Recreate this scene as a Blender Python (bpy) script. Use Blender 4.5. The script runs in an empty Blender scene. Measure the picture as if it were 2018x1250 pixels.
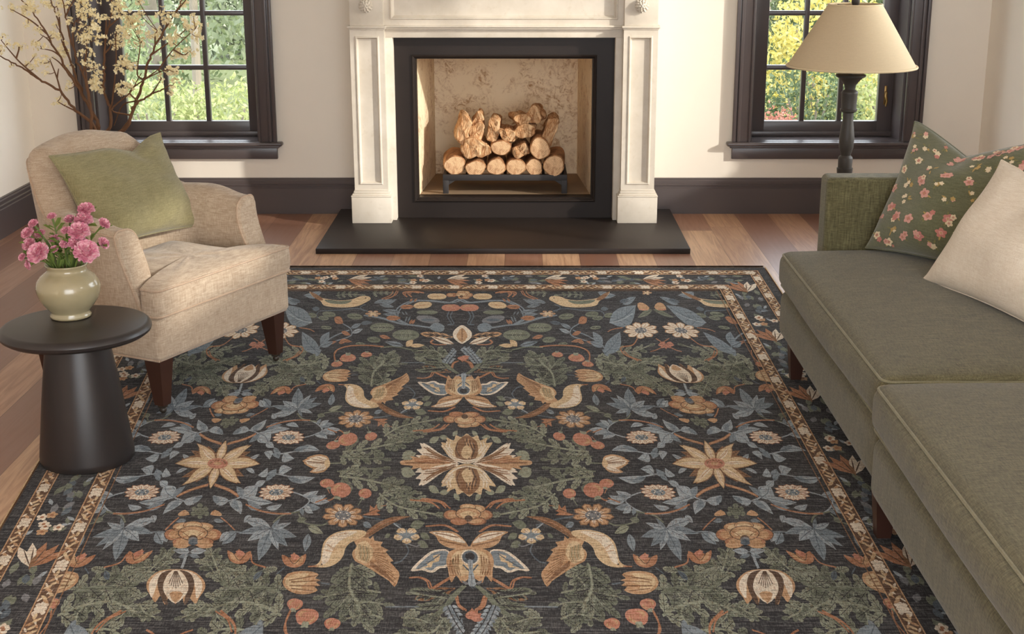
import bpy, bmesh, math, random
from mathutils import Vector, Matrix, Euler
from math import sin, cos, pi, sqrt, atan2, radians, exp
S = bpy.context.scene
COL = S.collection
rnd = random.Random(7)

# ------------------------------------------------------------------ camera maths (floor points from sight lines)
F, PX, PY, H = 2700.0, 1030.0, 625.0, 1.6
TH = math.atan(775 / 2700.0)
CT, ST = cos(TH), sin(TH)
def ray(x, y):
    a = (x - PX) / F; b = -(y - PY) / F
    return (a, CT + ST * b, -ST + CT * b)
def onz(x, y, z=0.0):
    d = ray(x, y); t = (z - H) / d[2]
    return Vector((d[0] * t, d[1] * t, z))
def ony(x, y, Y):
    d = ray(x, y); t = Y / d[1]
    return Vector((d[0] * t, Y, H + d[2] * t))

# ------------------------------------------------------------------ colours / materials
def lin(c):
    return c / 12.92 if c <= 0.04045 else ((c + 0.055) / 1.055) ** 2.4
def rgb(r, g, b):
    return (lin(r / 255), lin(g / 255), lin(b / 255), 1.0)
class NT:
    def __init__(self, name):
        self.m = bpy.data.materials.new(name); self.m.use_nodes = True
        self.t = self.m.node_tree; self.b = self.t.nodes['Principled BSDF']
    def n(self, typ, **kw):
        nd = self.t.nodes.new(typ)
        for k, v in kw.items():
            if k in nd.inputs: nd.inputs[k].default_value = v
            else: setattr(nd, k, v)
        return nd
    def l(self, a, b): self.t.links.new(a, b)
    def coord(self, scale=(1, 1, 1), kind='Object', rot=(0, 0, 0)):
        tc = self.n('ShaderNodeTexCoord'); mp = self.n('ShaderNodeMapping')
        mp.inputs['Scale'].default_value = scale; mp.inputs['Rotation'].default_value = rot
        self.l(tc.outputs[kind], mp.inputs['Vector']); return mp.outputs['Vector']
    def noise(self, vec, scale, detail=3, rough=.55, dist=0.0):
        nd = self.n('ShaderNodeTexNoise'); nd.inputs['Scale'].default_value = scale
        nd.inputs['Detail'].default_value = detail; nd.inputs['Roughness'].default_value = rough
        nd.inputs['Distortion'].default_value = dist
        if vec is not None: self.l(vec, nd.inputs['Vector'])
        return nd.outputs['Fac']
    def ramp(self, fac, stops, interp='LINEAR'):
        r = self.n('ShaderNodeValToRGB'); r.color_ramp.interpolation = interp
        e = r.color_ramp.elements
        while len(e) < len(stops): e.new(.5)
        for q, (p, c) in zip(e, stops): q.position = p; q.color = c if len(c) == 4 else (*c, 1)
        self.l(fac, r.inputs['Fac']); return r.outputs['Color']
    def mix(self, fac, a, b, mode='MIX'):
        m = self.n('ShaderNodeMix'); m.data_type = 'RGBA'; m.blend_type = mode
        for v, i in ((fac, 0), (a, 6), (b, 7)):
            if isinstance(v, (int, float)): m.inputs[i].default_value = v
            elif isinstance(v, tuple): m.inputs[i].default_value = v
            else: self.l(v, m.inputs[i])
        return m.outputs[2]
    def math(self, op, a, b=None, clamp=False):
        m = self.n('ShaderNodeMath'); m.operation = op; m.use_clamp = clamp
        for i, v in enumerate((a, b)):
            if v is None: continue
            if isinstance(v, (int, float)): m.inputs[i].default_value = v
            else: self.l(v, m.inputs[i])
        return m.outputs[0]
    def bump(self, h, strength=.3, dist=.002):
        b = self.n('ShaderNodeBump'); b.inputs['Strength'].default_value = strength; b.inputs['Distance'].default_value = dist
        self.l(h, b.inputs['Height']); self.l(b.outputs['Normal'], self.b.inputs['Normal'])
    def col(self, c):
        if isinstance(c, tuple): self.b.inputs['Base Color'].default_value = c
        else: self.l(c, self.b.inputs['Base Color'])
    def set(self, **kw):
        for k, v in kw.items(): self.b.inputs[k.replace('_', ' ')].default_value = v
def grey(v): return (v, v, v, 1)

def paint(name, c, rough=.5, var=.06, bump=.04, spec=.4):
    t = NT(name); v = t.coord()
    f = t.noise(v, 9, 4)
    t.col(t.mix(f, tuple(x * (1 - var) for x in c[:3]) + (1,), tuple(min(1, x * (1 + var)) for x in c[:3]) + (1,)))
    t.set(Roughness=rough); t.b.inputs['Specular IOR Level'].default_value = spec
    if bump: t.bump(t.noise(v, 220, 3), bump, .001)
    return t.m
def linen(name, c1, c2, slub=1.0, bump=.35, sheen=.2, A=(28, 28, 420), B=(420, 420, 28)):
    t = NT(name)
    a = t.noise(t.coord(A), 1, 3, .65)
    b = t.noise(t.coord(B), 1, 3, .65)
    d = t.noise(t.coord((1, 1, 1)), 14, 3)
    w = t.math('MULTIPLY', t.math('ADD', a, b), .5)
    f = t.ramp(w, [(.36, grey(0)), (.64, grey(1))])
    c = t.mix(f, c1, c2)
    c = t.mix(t.ramp(d, [(.3, grey(.0)), (.75, grey(.35 * slub))]), c, c1)
    t.col(c); t.set(Roughness=.92); t.b.inputs['Specular IOR Level'].default_value = .15
    t.b.inputs['Sheen Weight'].default_value = sheen; t.b.inputs['Sheen Roughness'].default_value = .5
    t.bump(w, bump, .0015)
    return t.m

# ------------------------------------------------------------------ objects
def link(name, me, mat=None, parent=None, smooth=True, auto=None):
    o = bpy.data.objects.new(name, me); COL.objects.link(o)
    if mat is not None:
        for m in (mat if isinstance(mat, (list, tuple)) else [mat]): me.materials.append(m)
    if parent is not None: o.parent = parent
    if smooth:
        for p in me.polygons: p.use_smooth = True
        if auto is not None:
            me.set_sharp_from_angle(angle=radians(auto))
    return o
def tag(o, label=None, cat=None, group=None, kind=None):
    if label: o['label'] = label
    if cat: o['category'] = cat
    if group: o['group'] = group
    if kind: o['kind'] = kind
    return o
def empty(name, loc=(0, 0, 0), rz=0.0):
    o = bpy.data.objects.new(name, None); COL.objects.link(o); o.empty_display_size = .05
    o.location = loc; o.rotation_euler = (0, 0, rz); return o

class MB:
    """collects geometry of ONE mesh"""
    def __init__(self): self.v = []; self.f = []; self.mi = []
    def add(self, vs, fs, mi=0):
        b = len(self.v); self.v += [tuple(p) for p in vs]
        for f in fs: self.f.append(tuple(b + i for i in f)); self.mi.append(mi)
    def box(self, x0, x1, y0, y1, z0, z1, bev=0.0, seg=2, mi=0):
        bm = bmesh.new(); bmesh.ops.create_cube(bm, size=1)
        for v in bm.verts:
            v.co = Vector(((x0 + x1) / 2 + v.co.x * (x1 - x0), (y0 + y1) / 2 + v.co.y * (y1 - y0), (z0 + z1) / 2 + v.co.z * (z1 - z0)))
        if bev: bmesh.ops.bevel(bm, geom=bm.edges[:], offset=bev, segments=seg, profile=.5, affect='EDGES')
        self.bm(bm, mi)
    def bm(self, bm, mi=0, M=None):
        bm.verts.index_update()
        self.add([(M @ v.co) if M else v.co.copy() for v in bm.verts], [[v.index for v in f.verts] for f in bm.faces], mi); bm.free()
    def lathe(self, prof, n=48, c=(0, 0, 0), mi=0, cap=True):
        vs, fs = [], []
        for r, z in prof:
            for k in range(n):
                a = 2 * pi * k / n; vs.append((c[0] + r * cos(a), c[1] + r * sin(a), c[2] + z))
        for i in range(len(prof) - 1):
            for k in range(n):
                k2 = (k + 1) % n; fs.append((i * n + k, i * n + k2, (i + 1) * n + k2, (i + 1) * n + k))
        if cap:
            if prof[0][0] > 1e-5: fs.append(tuple(range(n - 1, -1, -1)))
            if prof[-1][0] > 1e-5: fs.append(tuple((len(prof) - 1) * n + k for k in range(n)))
        self.add(vs, fs, mi)
    def tube(self, pts, r, n=8, closed=False, mi=0, cap=True):
        pts = [Vector(p) for p in pts]; m = len(pts)
        rr = r if isinstance(r, (list, tuple)) else [r] * m
        vs, fs = [], []; up = None
        for i in range(m):
            a = pts[(i - 1) % m] if (closed or i > 0) else pts[i]
            b = pts[(i + 1) % m] if (closed or i < m - 1) else pts[i]
            d = (b - a).normalized()
            if up is None:
                up = Vector((0, 0, 1)) if abs(d.z) < .9 else Vector((1, 0, 0))
            s = d.cross(up)
            if s.length < 1e-6: s = d.orthogonal()
            s.normalize(); up = s.cross(d).normalized()
            for k in range(n):
                t = 2 * pi * k / n; vs.append(pts[i] + (s * cos(t) + up * sin(t)) * rr[i])
        for i in range(m if closed else m - 1):
            j = (i + 1) % m
            for k in range(n):
                k2 = (k + 1) % n; fs.append((i * n + k, i * n + k2, j * n + k2, j * n + k))
        if cap and not closed:
            fs.append(tuple(range(n - 1, -1, -1))); fs.append(tuple((m - 1) * n + k for k in range(n)))
        self.add(vs, fs, mi)
    def grid(self, rows, closed_u=False, mi=0):
        m, n = len(rows), len(rows[0]); fs = []
        for i in range(m - 1):
            for k in range(n if closed_u else n - 1):
                k2 = (k + 1) % n; fs.append((i * n + k, i * n + k2, (i + 1) * n + k2, (i + 1) * n + k))
        self.add([p for r in rows for p in r], fs, mi)
    def softbox(self, x0, x1, y0, y1, z0, z1, r, top=0.0, front=0.0, n=14, wob=0.0, seed=1, mi=0, topexp=1.0):
        cx, cy, cz = (x0 + x1) / 2, (y0 + y1) / 2, (z0 + z1) / 2
        hx, hy, hz = (x1 - x0) / 2, (y1 - y0) / 2, (z1 - z0) / 2
        def ax(h):
            k = max(2, int(n)); q = [-h + r * (1 - cos(t * pi / 10)) for t in range(0, 5)]
            return sorted(set([round(v, 6) for v in q + [-h + r + (2 * h - 2 * r) * i / k for i in range(k + 1)] + [-v for v in q]]))
        A, B, C = ax(hx), ax(hy), ax(hz)
        bm = bmesh.new(); vm = {}
        def vert(x, y, z):
            key = (round(x, 5), round(y, 5), round(z, 5))
            if key not in vm:
                q = Vector((max(-hx + r, min(hx - r, x)), max(-hy + r, min(hy - r, y)), max(-hz + r, min(hz - r, z))))
                d = Vector((x, y, z)) - q
                p = q + d.normalized() * r if d.length > 1e-9 else Vector((x, y, z))
                u, v, w = x / hx, y / hy, z / hz
                b = (max(0, 1 - u * u) * max(0, 1 - v * v)) ** topexp
                p.z += top * b * (1 if z > 0 else 0) * max(0, w)
                p.x -= front * max(0, 1 - v * v) * max(0, 1 - w * w) * (1 if x < 0 else 0) * abs(u)
                if wob:
                    p.z += wob * sin(9 * x + seed) * sin(11 * y + 2 * seed) * max(0, w)
                vm[key] = bm.verts.new(p + Vector((cx, cy, cz)))
            return vm[key]
        def face(P, Q, f):
            for i in range(len(P) - 1):
                for j in range(len(Q) - 1):
                    try: bm.faces.new([f(P[i], Q[j]), f(P[i + 1], Q[j]), f(P[i + 1], Q[j + 1]), f(P[i], Q[j + 1])])
                    except ValueError: pass
        face(A, B, lambda a, b: vert(a, b, hz)); face(B, A, lambda b, a: vert(a, b, -hz))
        face(B, C, lambda b, c: vert(hx, b, c)); face(C, B, lambda c, b: vert(-hx, b, c))
        face(C, A, lambda c, a: vert(a, hy, c)); face(A, C, lambda a, c: vert(a, -hy, c))
        self.bm(bm, mi)
    def build(self, name, mat, parent=None, smooth=True, auto=35):
        me = bpy.data.meshes.new(name); me.from_pydata(self.v, [], self.f)
        if any(self.mi): me.polygons.foreach_set('material_index', self.mi)
        me.update()
        return link(name, me, mat, parent, smooth, auto)

def catmull(pts, n=6, closed=False):
    P = [Vector(p) for p in pts]; m = len(P); out = []
    rng = range(m) if closed else range(m - 1)
    for i in rng:
        p1, p2 = P[i], P[(i + 1) % m]
        p0 = P[(i - 1) % m] if (closed or i > 0) else p1 * 2 - p2
        p3 = P[(i + 2) % m] if (closed or i < m - 2) else p2 * 2 - p1
        for k in range(n):
            t = k / n
            out.append(.5 * ((2 * p1) + (p2 - p0) * t + (2 * p0 - 5 * p1 + 4 * p2 - p3) * t * t + (3 * p1 - p0 - 3 * p2 + p3) * t ** 3))
    if not closed: out.append(P[-1])
    return out
def sstep(a, b, x):
    t = max(0, min(1, (x - a) / (b - a))); return t * t * (3 - 2 * t)

# ------------------------------------------------------------------ material library
M = {}
M['wall'] = paint('cream_plaster', rgb(235, 227, 215), .85, .02, .05, .2)
M['ceiling'] = paint('white_plaster', rgb(240, 236, 228), .9, .02, .03, .2)
M['trim'] = paint('dark_bronze_paint', rgb(82, 74, 74), .30, .04, .02, .5)
M['slate'] = paint('honed_slate', rgb(42, 35, 32), .42, .12, .04, .18)
M['glass'] = None
def mk_stone():
    t = NT('limestone'); v = t.coord()
    a = t.noise(v, 5, 6, .6); b = t.noise(v, 26, 5, .6)
    c = t.mix(t.ramp(a, [(.35, grey(0)), (.7, grey(1))]), rgb(216, 207, 194), rgb(198, 188, 173))
    c = t.mix(t.ramp(b, [(.58, grey(0)), (.72, grey(.35))]), c, rgb(186, 172, 152))
    t.col(c); t.set(Roughness=.6); t.bump(b, .06, .002); return t.m
M['stone'] = mk_stone()
def mk_firebox():
    t = NT('sooty_plaster'); v = t.coord()
    a = t.noise(v, 5, 8, .7, 1.2); b = t.noise(v, 30, 8, .8, 1.0)
    big = t.ramp(a, [(.44, grey(0)), (.60, grey(1))]); fine = t.ramp(b, [(.46, grey(0)), (.60, grey(1))])
    f = t.math('MULTIPLY', big, fine)
    c = t.mix(t.noise(v, 3, 3), rgb(246, 228, 198), rgb(234, 212, 178))
    t.col(t.mix(t.math('MULTIPLY', f, 1.0), c, rgb(170, 122, 78))); t.set(Roughness=.9); t.bump(b, .1, .003); return t.m
M['firebox'] = mk_firebox()
M['fire_floor'] = paint('firebox_floor', rgb(150, 126, 100), .8, .15, .1)
def mk_glass():
    t = NT('window_glass')
    for nd in list(t.t.nodes):
        if nd.type != 'OUTPUT_MATERIAL': t.t.nodes.remove(nd)
    out = [n for n in t.t.nodes if n.type == 'OUTPUT_MATERIAL'][0]
    tr = t.n('ShaderNodeBsdfTransparent'); tr.inputs['Color'].default_value = (.96, .98, .97, 1)
    gl = t.n('ShaderNodeBsdfGlossy'); gl.inputs['Roughness'].default_value = .02
    fr = t.n('ShaderNodeFresnel'); fr.inputs['IOR'].default_value = 1.45
    mx = t.n('ShaderNodeMixShader'); t.l(fr.outputs[0], mx.inputs[0]); t.l(tr.outputs[0], mx.inputs[1]); t.l(gl.outputs[0], mx.inputs[2])
    t.l(mx.outputs[0], out.inputs['Surface']); return t.m
M['glass'] = mk_glass()
def mk_floor():
    t = NT('oak_planks'); tc = t.n('ShaderNodeTexCoord'); sx = t.n('ShaderNodeSeparateXYZ'); t.l(tc.outputs['Object'], sx.inputs[0])
    W = .186
    q = t.math('DIVIDE', t.math('SUBTRACT', sx.outputs['X'], .097 - 40 * W), W)
    row = t.math('FLOOR', q); fx = t.math('FRACT', q)
    wn = t.n('ShaderNodeTexWhiteNoise'); wn.noise_dimensions = '1D'; t.l(row, wn.inputs['W'])
    yo = t.math('ADD', t.math('DIVIDE', sx.outputs['Y'], 2.4), t.math('MULTIPLY', wn.outputs['Value'], 7.3))
    fy = t.math('FRACT', yo); pid = t.math('ADD', t.math('MULTIPLY', row, 13.7), t.math('FLOOR', yo))
    w2 = t.n('ShaderNodeTexWhiteNoise'); w2.noise_dimensions = '1D'; t.l(pid, w2.inputs['W'])
    base = t.ramp(w2.outputs['Value'], [(0, rgb(118, 84, 70)), (.25, rgb(142, 104, 86)), (.5, rgb(176, 136, 108)), (.75, rgb(200, 162, 128)), (1, rgb(156, 116, 92))])
    cm = t.n('ShaderNodeCombineXYZ'); t.l(sx.outputs['X'], cm.inputs[0]); t.l(sx.outputs['Y'], cm.inputs[1]); t.l(t.math('MULTIPLY', w2.outputs['Value'], 90), cm.inputs[2])
    mp = t.n('ShaderNodeMapping'); mp.inputs['Scale'].default_value = (38, 2.2, 1); t.l(cm.outputs[0], mp.inputs['Vector'])
    g = t.noise(mp.outputs['Vector'], 1, 6, .6, 1.4)
    c = t.mix(t.ramp(g, [(.35, grey(.55)), (.62, grey(0))]), base, rgb(122, 82, 62))
    gap = t.math('MAXIMUM', t.math('LESS_THAN', fx, .012), t.math('LESS_THAN', fy, .0012))
    c = t.mix(t.math('MULTIPLY', gap, .75), c, rgb(70, 45, 33))
    t.col(c); t.set(Roughness=.38); t.b.inputs['Specular IOR Level'].default_value = .45
    t.bump(t.math('SUBTRACT', t.math('MULTIPLY', g, .3), gap), .12, .002); return t.m
M['floor'] = mk_floor()
M['beige'] = linen('oatmeal_linen', rgb(150, 128, 106), rgb(202, 184, 162))
M['beige_pipe'] = linen('oatmeal_piping', rgb(160, 134, 110), rgb(190, 168, 146))
M['olive_pillow'] = linen('moss_linen', rgb(114, 106, 74), rgb(150, 142, 106))
M['sofa'] = linen('olive_linen', rgb(70, 65, 45), rgb(122, 115, 86), A=(24, 330, 24), B=(330, 50, 330), bump=.5)
M['sofa_arm'] = linen('olive_linen_upright', rgb(70, 66, 44), rgb(124, 118, 86), A=(300, 300, 22), B=(40, 40, 420), bump=.5)
M['sofa_pipe'] = linen('olive_piping', rgb(116, 110, 84), rgb(146, 140, 112))
M['white_pillow'] = linen('ivory_boucle', rgb(214, 198, 176), rgb(240, 230, 214), bump=.5)
M['floral_ground'] = linen('sage_linen', rgb(86, 88, 62), rgb(118, 118, 90), sheen=.5)
M['walnut'] = paint('dark_walnut', rgb(58, 35, 27), .35, .2, .03)
M['caster'] = paint('blackened_brass', rgb(52, 44, 36), .4, .1, 0)
M['table'] = paint('black_stained_wood', rgb(40, 35, 34), .38, .12, .06, .5)
M['lamp_metal'] = paint('dark_iron', rgb(58, 54, 50), .5, .1, .04)
def mk_vase():
    t = NT('celadon_glaze'); v = t.coord()
    t.col(t.mix(t.noise(v, 12, 4), rgb(148, 137, 106), rgb(164, 153, 122))); t.set(Roughness=.22); t.b.inputs['Coat Weight'].default_value = .5
    t.b.inputs['Coat Roughness'].default_value = .08
    return t.m
M['vase'] = mk_vase()
def mk_shade():
    t = NT('lampshade_linen'); a = t.noise(t.coord((500, 500, 40)), 1, 2); b = t.noise(t.coord((40, 40, 600)), 1, 2)
    c = t.mix(t.math('MULTIPLY', t.math('ADD', a, b), .5), rgb(204, 184, 150), rgb(230, 212, 180))
    t.col(c); t.set(Roughness=.9)
    out = [n for n in t.t.nodes if n.type == 'OUTPUT_MATERIAL'][0]
    tl = t.n('ShaderNodeBsdfTranslucent'); t.l(c, tl.inputs['Color']); mx = t.n('ShaderNodeMixShader'); mx.inputs[0].default_value = .3
    t.l(t.b.outputs[0], mx.inputs[1]); t.l(tl.outputs[0], mx.inputs[2]); t.l(mx.outputs[0], out.inputs['Surface']); return t.m
M['shade'] = mk_shade()
M['shade_trim'] = paint('shade_trim', rgb(206, 186, 152), .9)
def leafy(name, c1, c2, trans=.4, rough=.6):
    t = NT(name); gi = t.n('ShaderNodeNewGeometry')
    c = t.mix(gi.outputs['Random Per Island'], c1, c2)
    t.col(c); t.set(Roughness=rough)
    out = [n for n in t.t.nodes if n.type == 'OUTPUT_MATERIAL'][0]
    tl = t.n('ShaderNodeBsdfTranslucent'); t.l(c, tl.inputs['Color']); mx = t.n('ShaderNodeMixShader'); mx.inputs[0].default_value = trans
    t.l(t.b.outputs[0], mx.inputs[1]); t.l(tl.outputs[0], mx.inputs[2]); t.l(mx.outputs[0], out.inputs['Surface']); return t.m
M['bloom'] = leafy('pink_petals', rgb(222, 150, 170), rgb(246, 208, 214), .25)
M['bloom2'] = leafy('rose_petals', rgb(204, 116, 144), rgb(232, 166, 184), .25)
M['stem'] = leafy('green_stems', rgb(84, 104, 46), rgb(124, 142, 66), .15)
M['blossom'] = leafy('cream_blossom', rgb(238, 222, 174), rgb(253, 245, 214), .3)
M['twig'] = paint('brown_twig', rgb(104, 72, 48), .8, .3, .2)
def mk_log():
    t = NT('debarked_log'); v = t.coord((14, 3, 14))
    g = t.noise(v, 1, 6, .65, 1.0)
    t.col(t.mix(t.ramp(g, [(.35, grey(1)), (.6, grey(0))]), rgb(196, 144, 98), rgb(118, 76, 46))); t.set(Roughness=.8); t.bump(g, .6, .01); return t.m
M['log'] = mk_log()
def mk_logend():
    t = NT('log_end_rings'); tc = t.n('ShaderNodeTexCoord')
    mp = t.n('ShaderNodeMapping'); mp.inputs['Scale'].default_value = (1, .02, 1); t.l(tc.outputs['Object'], mp.inputs['Vector'])
    w = t.n('ShaderNodeTexWave'); w.wave_type = 'RINGS'; w.rings_direction = 'SPHERICAL'
    w.inputs['Scale'].default_value = 42; w.inputs['Distortion'].default_value = 3.5; w.inputs['Detail'].default_value = 3
    t.l(mp.outputs['Vector'], w.inputs['Vector'])
    g = t.noise(t.coord((1, 1, 1)), 22, 5, .7, .8)
    c = t.mix(t.math('MULTIPLY', w.outputs['Fac'], .8), rgb(240, 204, 162), rgb(192, 142, 98))
    c = t.mix(t.ramp(g, [(.46, grey(0)), (.68, grey(.8))]), c, rgb(150, 94, 56))
    t.col(c); t.set(Roughness=.8); t.bump(g, .35, .006); return t.m
M['logend'] = mk_logend()
def mk_split():
    t = NT('split_wood'); g = t.noise(t.coord((60, 8, 12), rot=(0, .5, .3)), 1, 7, .7, 1.6); h = t.noise(t.coord((1, 1, 1)), 40, 4, .6)
    c = t.ramp(g, [(.32, rgb(122, 76, 44)), (.44, rgb(192, 138, 90)), (.58, rgb(238, 200, 156))]); t.col(t.mix(t.ramp(h, [(.5, grey(0)), (.72, grey(.6))]), c, rgb(140, 84, 46)))
    t.set(Roughness=.85); t.bump(g, .9, .012); return t.m
M['split'] = mk_split()
M['grate'] = paint('cast_iron', rgb(52, 48, 48), .6, .15, .15)
M['brass'] = paint('aged_brass', rgb(150, 120, 74), .35, .1, 0); M['brass'].node_tree.nodes['Principled BSDF'].inputs['Metallic'].default_value = .8
SKY, SUN, EXPO = 8.2, 3.4, 0.08
# ================================================================== SETTING
YW, XL, XR, ZC = 7.744, -2.77, 2.59, 2.75
YF = -1.2
def struct(name, mb, mat, parent=None, **kw):
    o = mb.build(name, mat, parent, **kw)
    if parent is None: o['kind'] = 'structure'
    return o
def panel_with_holes(mb, u0, u1, w0, w1, holes, put, d0, d1):
    """wall slab in (u,w) with rectangular holes, thickness d0..d1"""
    us = sorted(set([u0, u1] + [h[i] for h in holes for i in (0, 1)])); ws = sorted(set([w0, w1] + [h[i] for h in holes for i in (2, 3)]))
    for i in range(len(us) - 1):
        for j in range(len(ws) - 1):
            a, b, c, d = us[i], us[i + 1], ws[j], ws[j + 1]
            if any(h[0] <= a + 1e-6 and b <= h[1] + 1e-6 and h[2] <= c + 1e-6 and d <= h[3] + 1e-6 for h in holes): continue
            put(mb, a, b, c, d, d0, d1)
WL, WR = (-2.402, -1.49), (1.285, 2.145)          # window openings on the back wall
ZS, ZT = .415, 2.10
XC = -.099
m = MB(); m.box(XL - .3, XR + .3, YF, YW + .3, -.1, 0); struct('floor', m, M['floor'], smooth=False)
m = MB(); m.box(XL - .3, XR + .3, YF, YW + .3, ZC, ZC + .1); struct('ceiling', m, M['ceiling'], smooth=False)
m = MB()
panel_with_holes(m, XL - .3, XR + .3, 0, ZC, [(WL[0], WL[1], ZS - .012, ZT), (WR[0], WR[1], ZS - .012, ZT), (XC - .47, XC + .47, .10, .905)],
                 lambda mb, a, b, c, d, e, f: mb.box(a, b, e, f, c, d), YW, YW + .26)
struct('wall_back', m, M['wall'], smooth=False)
m = MB(); m.box(XL - .26, XL, YF, YW, 0, ZC); struct('wall_left', m, M['wall'], smooth=False)
RH = [(2.05, 2.80, 1.88, 2.36), (4.95, 6.95, .80, 2.55)]
m = MB(); panel_with_holes(m, YF, YW, 0, ZC, RH, lambda mb, a, b, c, d, e, f: mb.box(e, f, a, b, c, d), XR, XR + .26)
struct('wall_right', m, M['wall'], smooth=False)
m = MB(); panel_with_holes(m, XL - .3, XR + .3, 0, ZC, [(-.9, 2.45, 0, 2.6)], lambda mb, a, b, c, d, e, f: mb.box(a, b, e, f, c, d), YF - .2, YF)
struct('wall_front', m, M['wall'], smooth=False)
# skirting boards: moulded profile
BP = [(0, 0), (.022, 0), (.022, .148), (.017, .152), (.017, .160), (.021, .163), (.021, .168), (.014, .172), (.014, .188), (.010, .196), (.010, .202), (.004, .206), (0, .206)]
def baseboard(name, p0, p1, nrm):
    mb = MB(); d = (Vector(p1) - Vector(p0)); n = Vector(nrm)
    rows = [[Vector(p) + n * a + Vector((0, 0, b)) for a, b in BP] for p in (p0, p1)]
    mb.grid(rows); k = len(BP)
    mb.add(rows[0], [tuple(range(k))]); mb.add(rows[1], [tuple(range(k - 1, -1, -1))])
    return struct(name, mb, M['trim'], smooth=False)
baseboard('baseboard_left', (XL, YF, 0), (XL, YW, 0), (1, 0, 0))
baseboard('baseboard_right', (XR, YF, 0), (XR, YW, 0), (-1, 0, 0))
baseboard('baseboard_back_left', (XL + .022, YW, 0), (XC - .812, YW, 0), (0, -1, 0))
baseboard('baseboard_back_right', (XC + .812, YW, 0), (XR - .022, YW, 0), (0, -1, 0))

def back_window(name, x0, x1, label, latch):
    w = empty(name, ((x0 + x1) / 2, YW, ZS)); w['kind'] = 'structure'; w['label'] = label
    ox, oz = (x0 + x1) / 2, ZS
    def B(nm, mb, mat, par=w, **kw):
        mb.v = [(a - ox, b - YW, c - oz) for a, b, c in mb.v]
        o = mb.build(nm, mat, par, **kw); return o
    cw, t = .1, .03
    m = MB()                                                     # casing with a bead on both edges
    for (a, b, c, d) in ((x0 - cw, x0, ZS, ZT + cw), (x1, x1 + cw, ZS, ZT + cw), (x0, x1, ZT, ZT + cw)):
        m.box(a, b, YW - t, YW, c, d, .003)
    for a in (x0 - cw - .004, x0 - cw + .022, x1 + cw - .016, x1 + cw - .042):
        m.box(a, a + .02, YW - t - .012, YW - t + .004, ZS, ZT + cw, .005)
    m.box(x0 - cw, x1 + cw, YW - t - .012, YW - t + .004, ZT + cw - .02, ZT + cw, .005)
    for a in (x0 - .012, x1): m.box(a, a + .012, YW - t - .006, YW - t + .004, ZS, ZT, .003)
    B('casing', m, M['trim'])
    m = MB()                                                     # jambs lining the reveal
    m.box(x0 - .004, x0 + .012, YW, YW + .2, ZS, ZT); m.box(x1 - .012, x1 + .004, YW, YW + .2, ZS, ZT); m.box(x0, x1, YW, YW + .2, ZT - .012, ZT + .004)
    B('jamb', m, M['trim'], smooth=False)
    m = MB(); m.box(x0 - cw - .033, x1 + cw + .033, YW - .062, YW, ZS - .022, ZS, .008, 3); m.box(x0 + .001, x1 - .001, YW - .02, YW + .2, ZS - .022, ZS, .001)
    m.box(x0 - cw - .015, x1 + cw + .015, YW - .045, YW, ZS - .034, ZS - .02, .004)
    B('window_sill', m, M['trim'])
    m = MB(); m.box(x0 - cw, x1 + cw, YW - .026, YW, ZS - .098, ZS - .03, .003); B('apron', m, M['trim'])
    ya, yb = YW + .2, YW + .245
    gx0, gx1, gz0, gz1 = x0 + .115, x1 - .095, .502, 2.03
    m = MB(); m.box(x0, gx0, ya, yb, ZS, ZT, .004); m.box(gx1, x1, ya, yb, ZS, ZT, .004)
    m.box(gx0 - .004, gx1 + .004, ya, yb, ZS, gz0, .004); m.box(gx0 - .004, gx1 + .004, ya, yb, gz1, ZT, .004)
    m.box(x0 + .002, x1 - .002, ya - .012, ya + .002, ZS, ZS + .03, .004)
    B('sash', m, M['trim'])
    m = MB(); nx, nz = 3, 5; bar = .028
    for i in range(1, nx):
        c = gx0 + (gx1 - gx0) * i / nx; m.box(c - bar / 2, c + bar / 2, ya + .004, yb - .004, gz0 - .005, gz1 + .005, .006)
    for j in range(1, nz):
        c = gz0 + (gz1 - gz0) * j / nz; m.box(gx0 - .005, gx1 + .005, ya + .006, yb - .006, c - bar / 2, c + bar / 2, .006)
    B('glazing_bars', m, M['trim'])
    for i in range(nx):
        for j in range(nz):
            a, b = gx0 + (gx1 - gx0) * i / nx, gx0 + (gx1 - gx0) * (i + 1) / nx; c, d = gz0 + (gz1 - gz0) * j / nz, gz0 + (gz1 - gz0) * (j + 1) / nz
            m = MB(); yg = ya + .02; m.add([(a, yg, c), (b, yg, c), (b, yg, d), (a, yg, d)], [(0, 1, 2, 3)]); B('pane', m, M['glass'], smooth=False)
    if latch:
        m = MB(); xx = gx1 + .04; zc = .65
        m.box(xx - .008, xx + .008, ya - .006, ya, zc - .055, zc + .055, .003)
        m.tube([(xx, ya - .004, zc + .02), (xx, ya - .03, zc + .02), (xx - .004, ya - .036, zc), (xx + .004, ya - .034, zc - .03), (xx, ya - .03, zc - .06)], [.006, .006, .007, .006, .004], 8)
        B('latch', m, M['brass'])['label'] = 'aged brass latch'
    return w
back_window('window_1', *WL, 'dark framed sash window left of the fireplace', False)
back_window('window_2', *WR, 'dark framed sash window right of the fireplace, behind the floor lamp', True)
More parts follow.
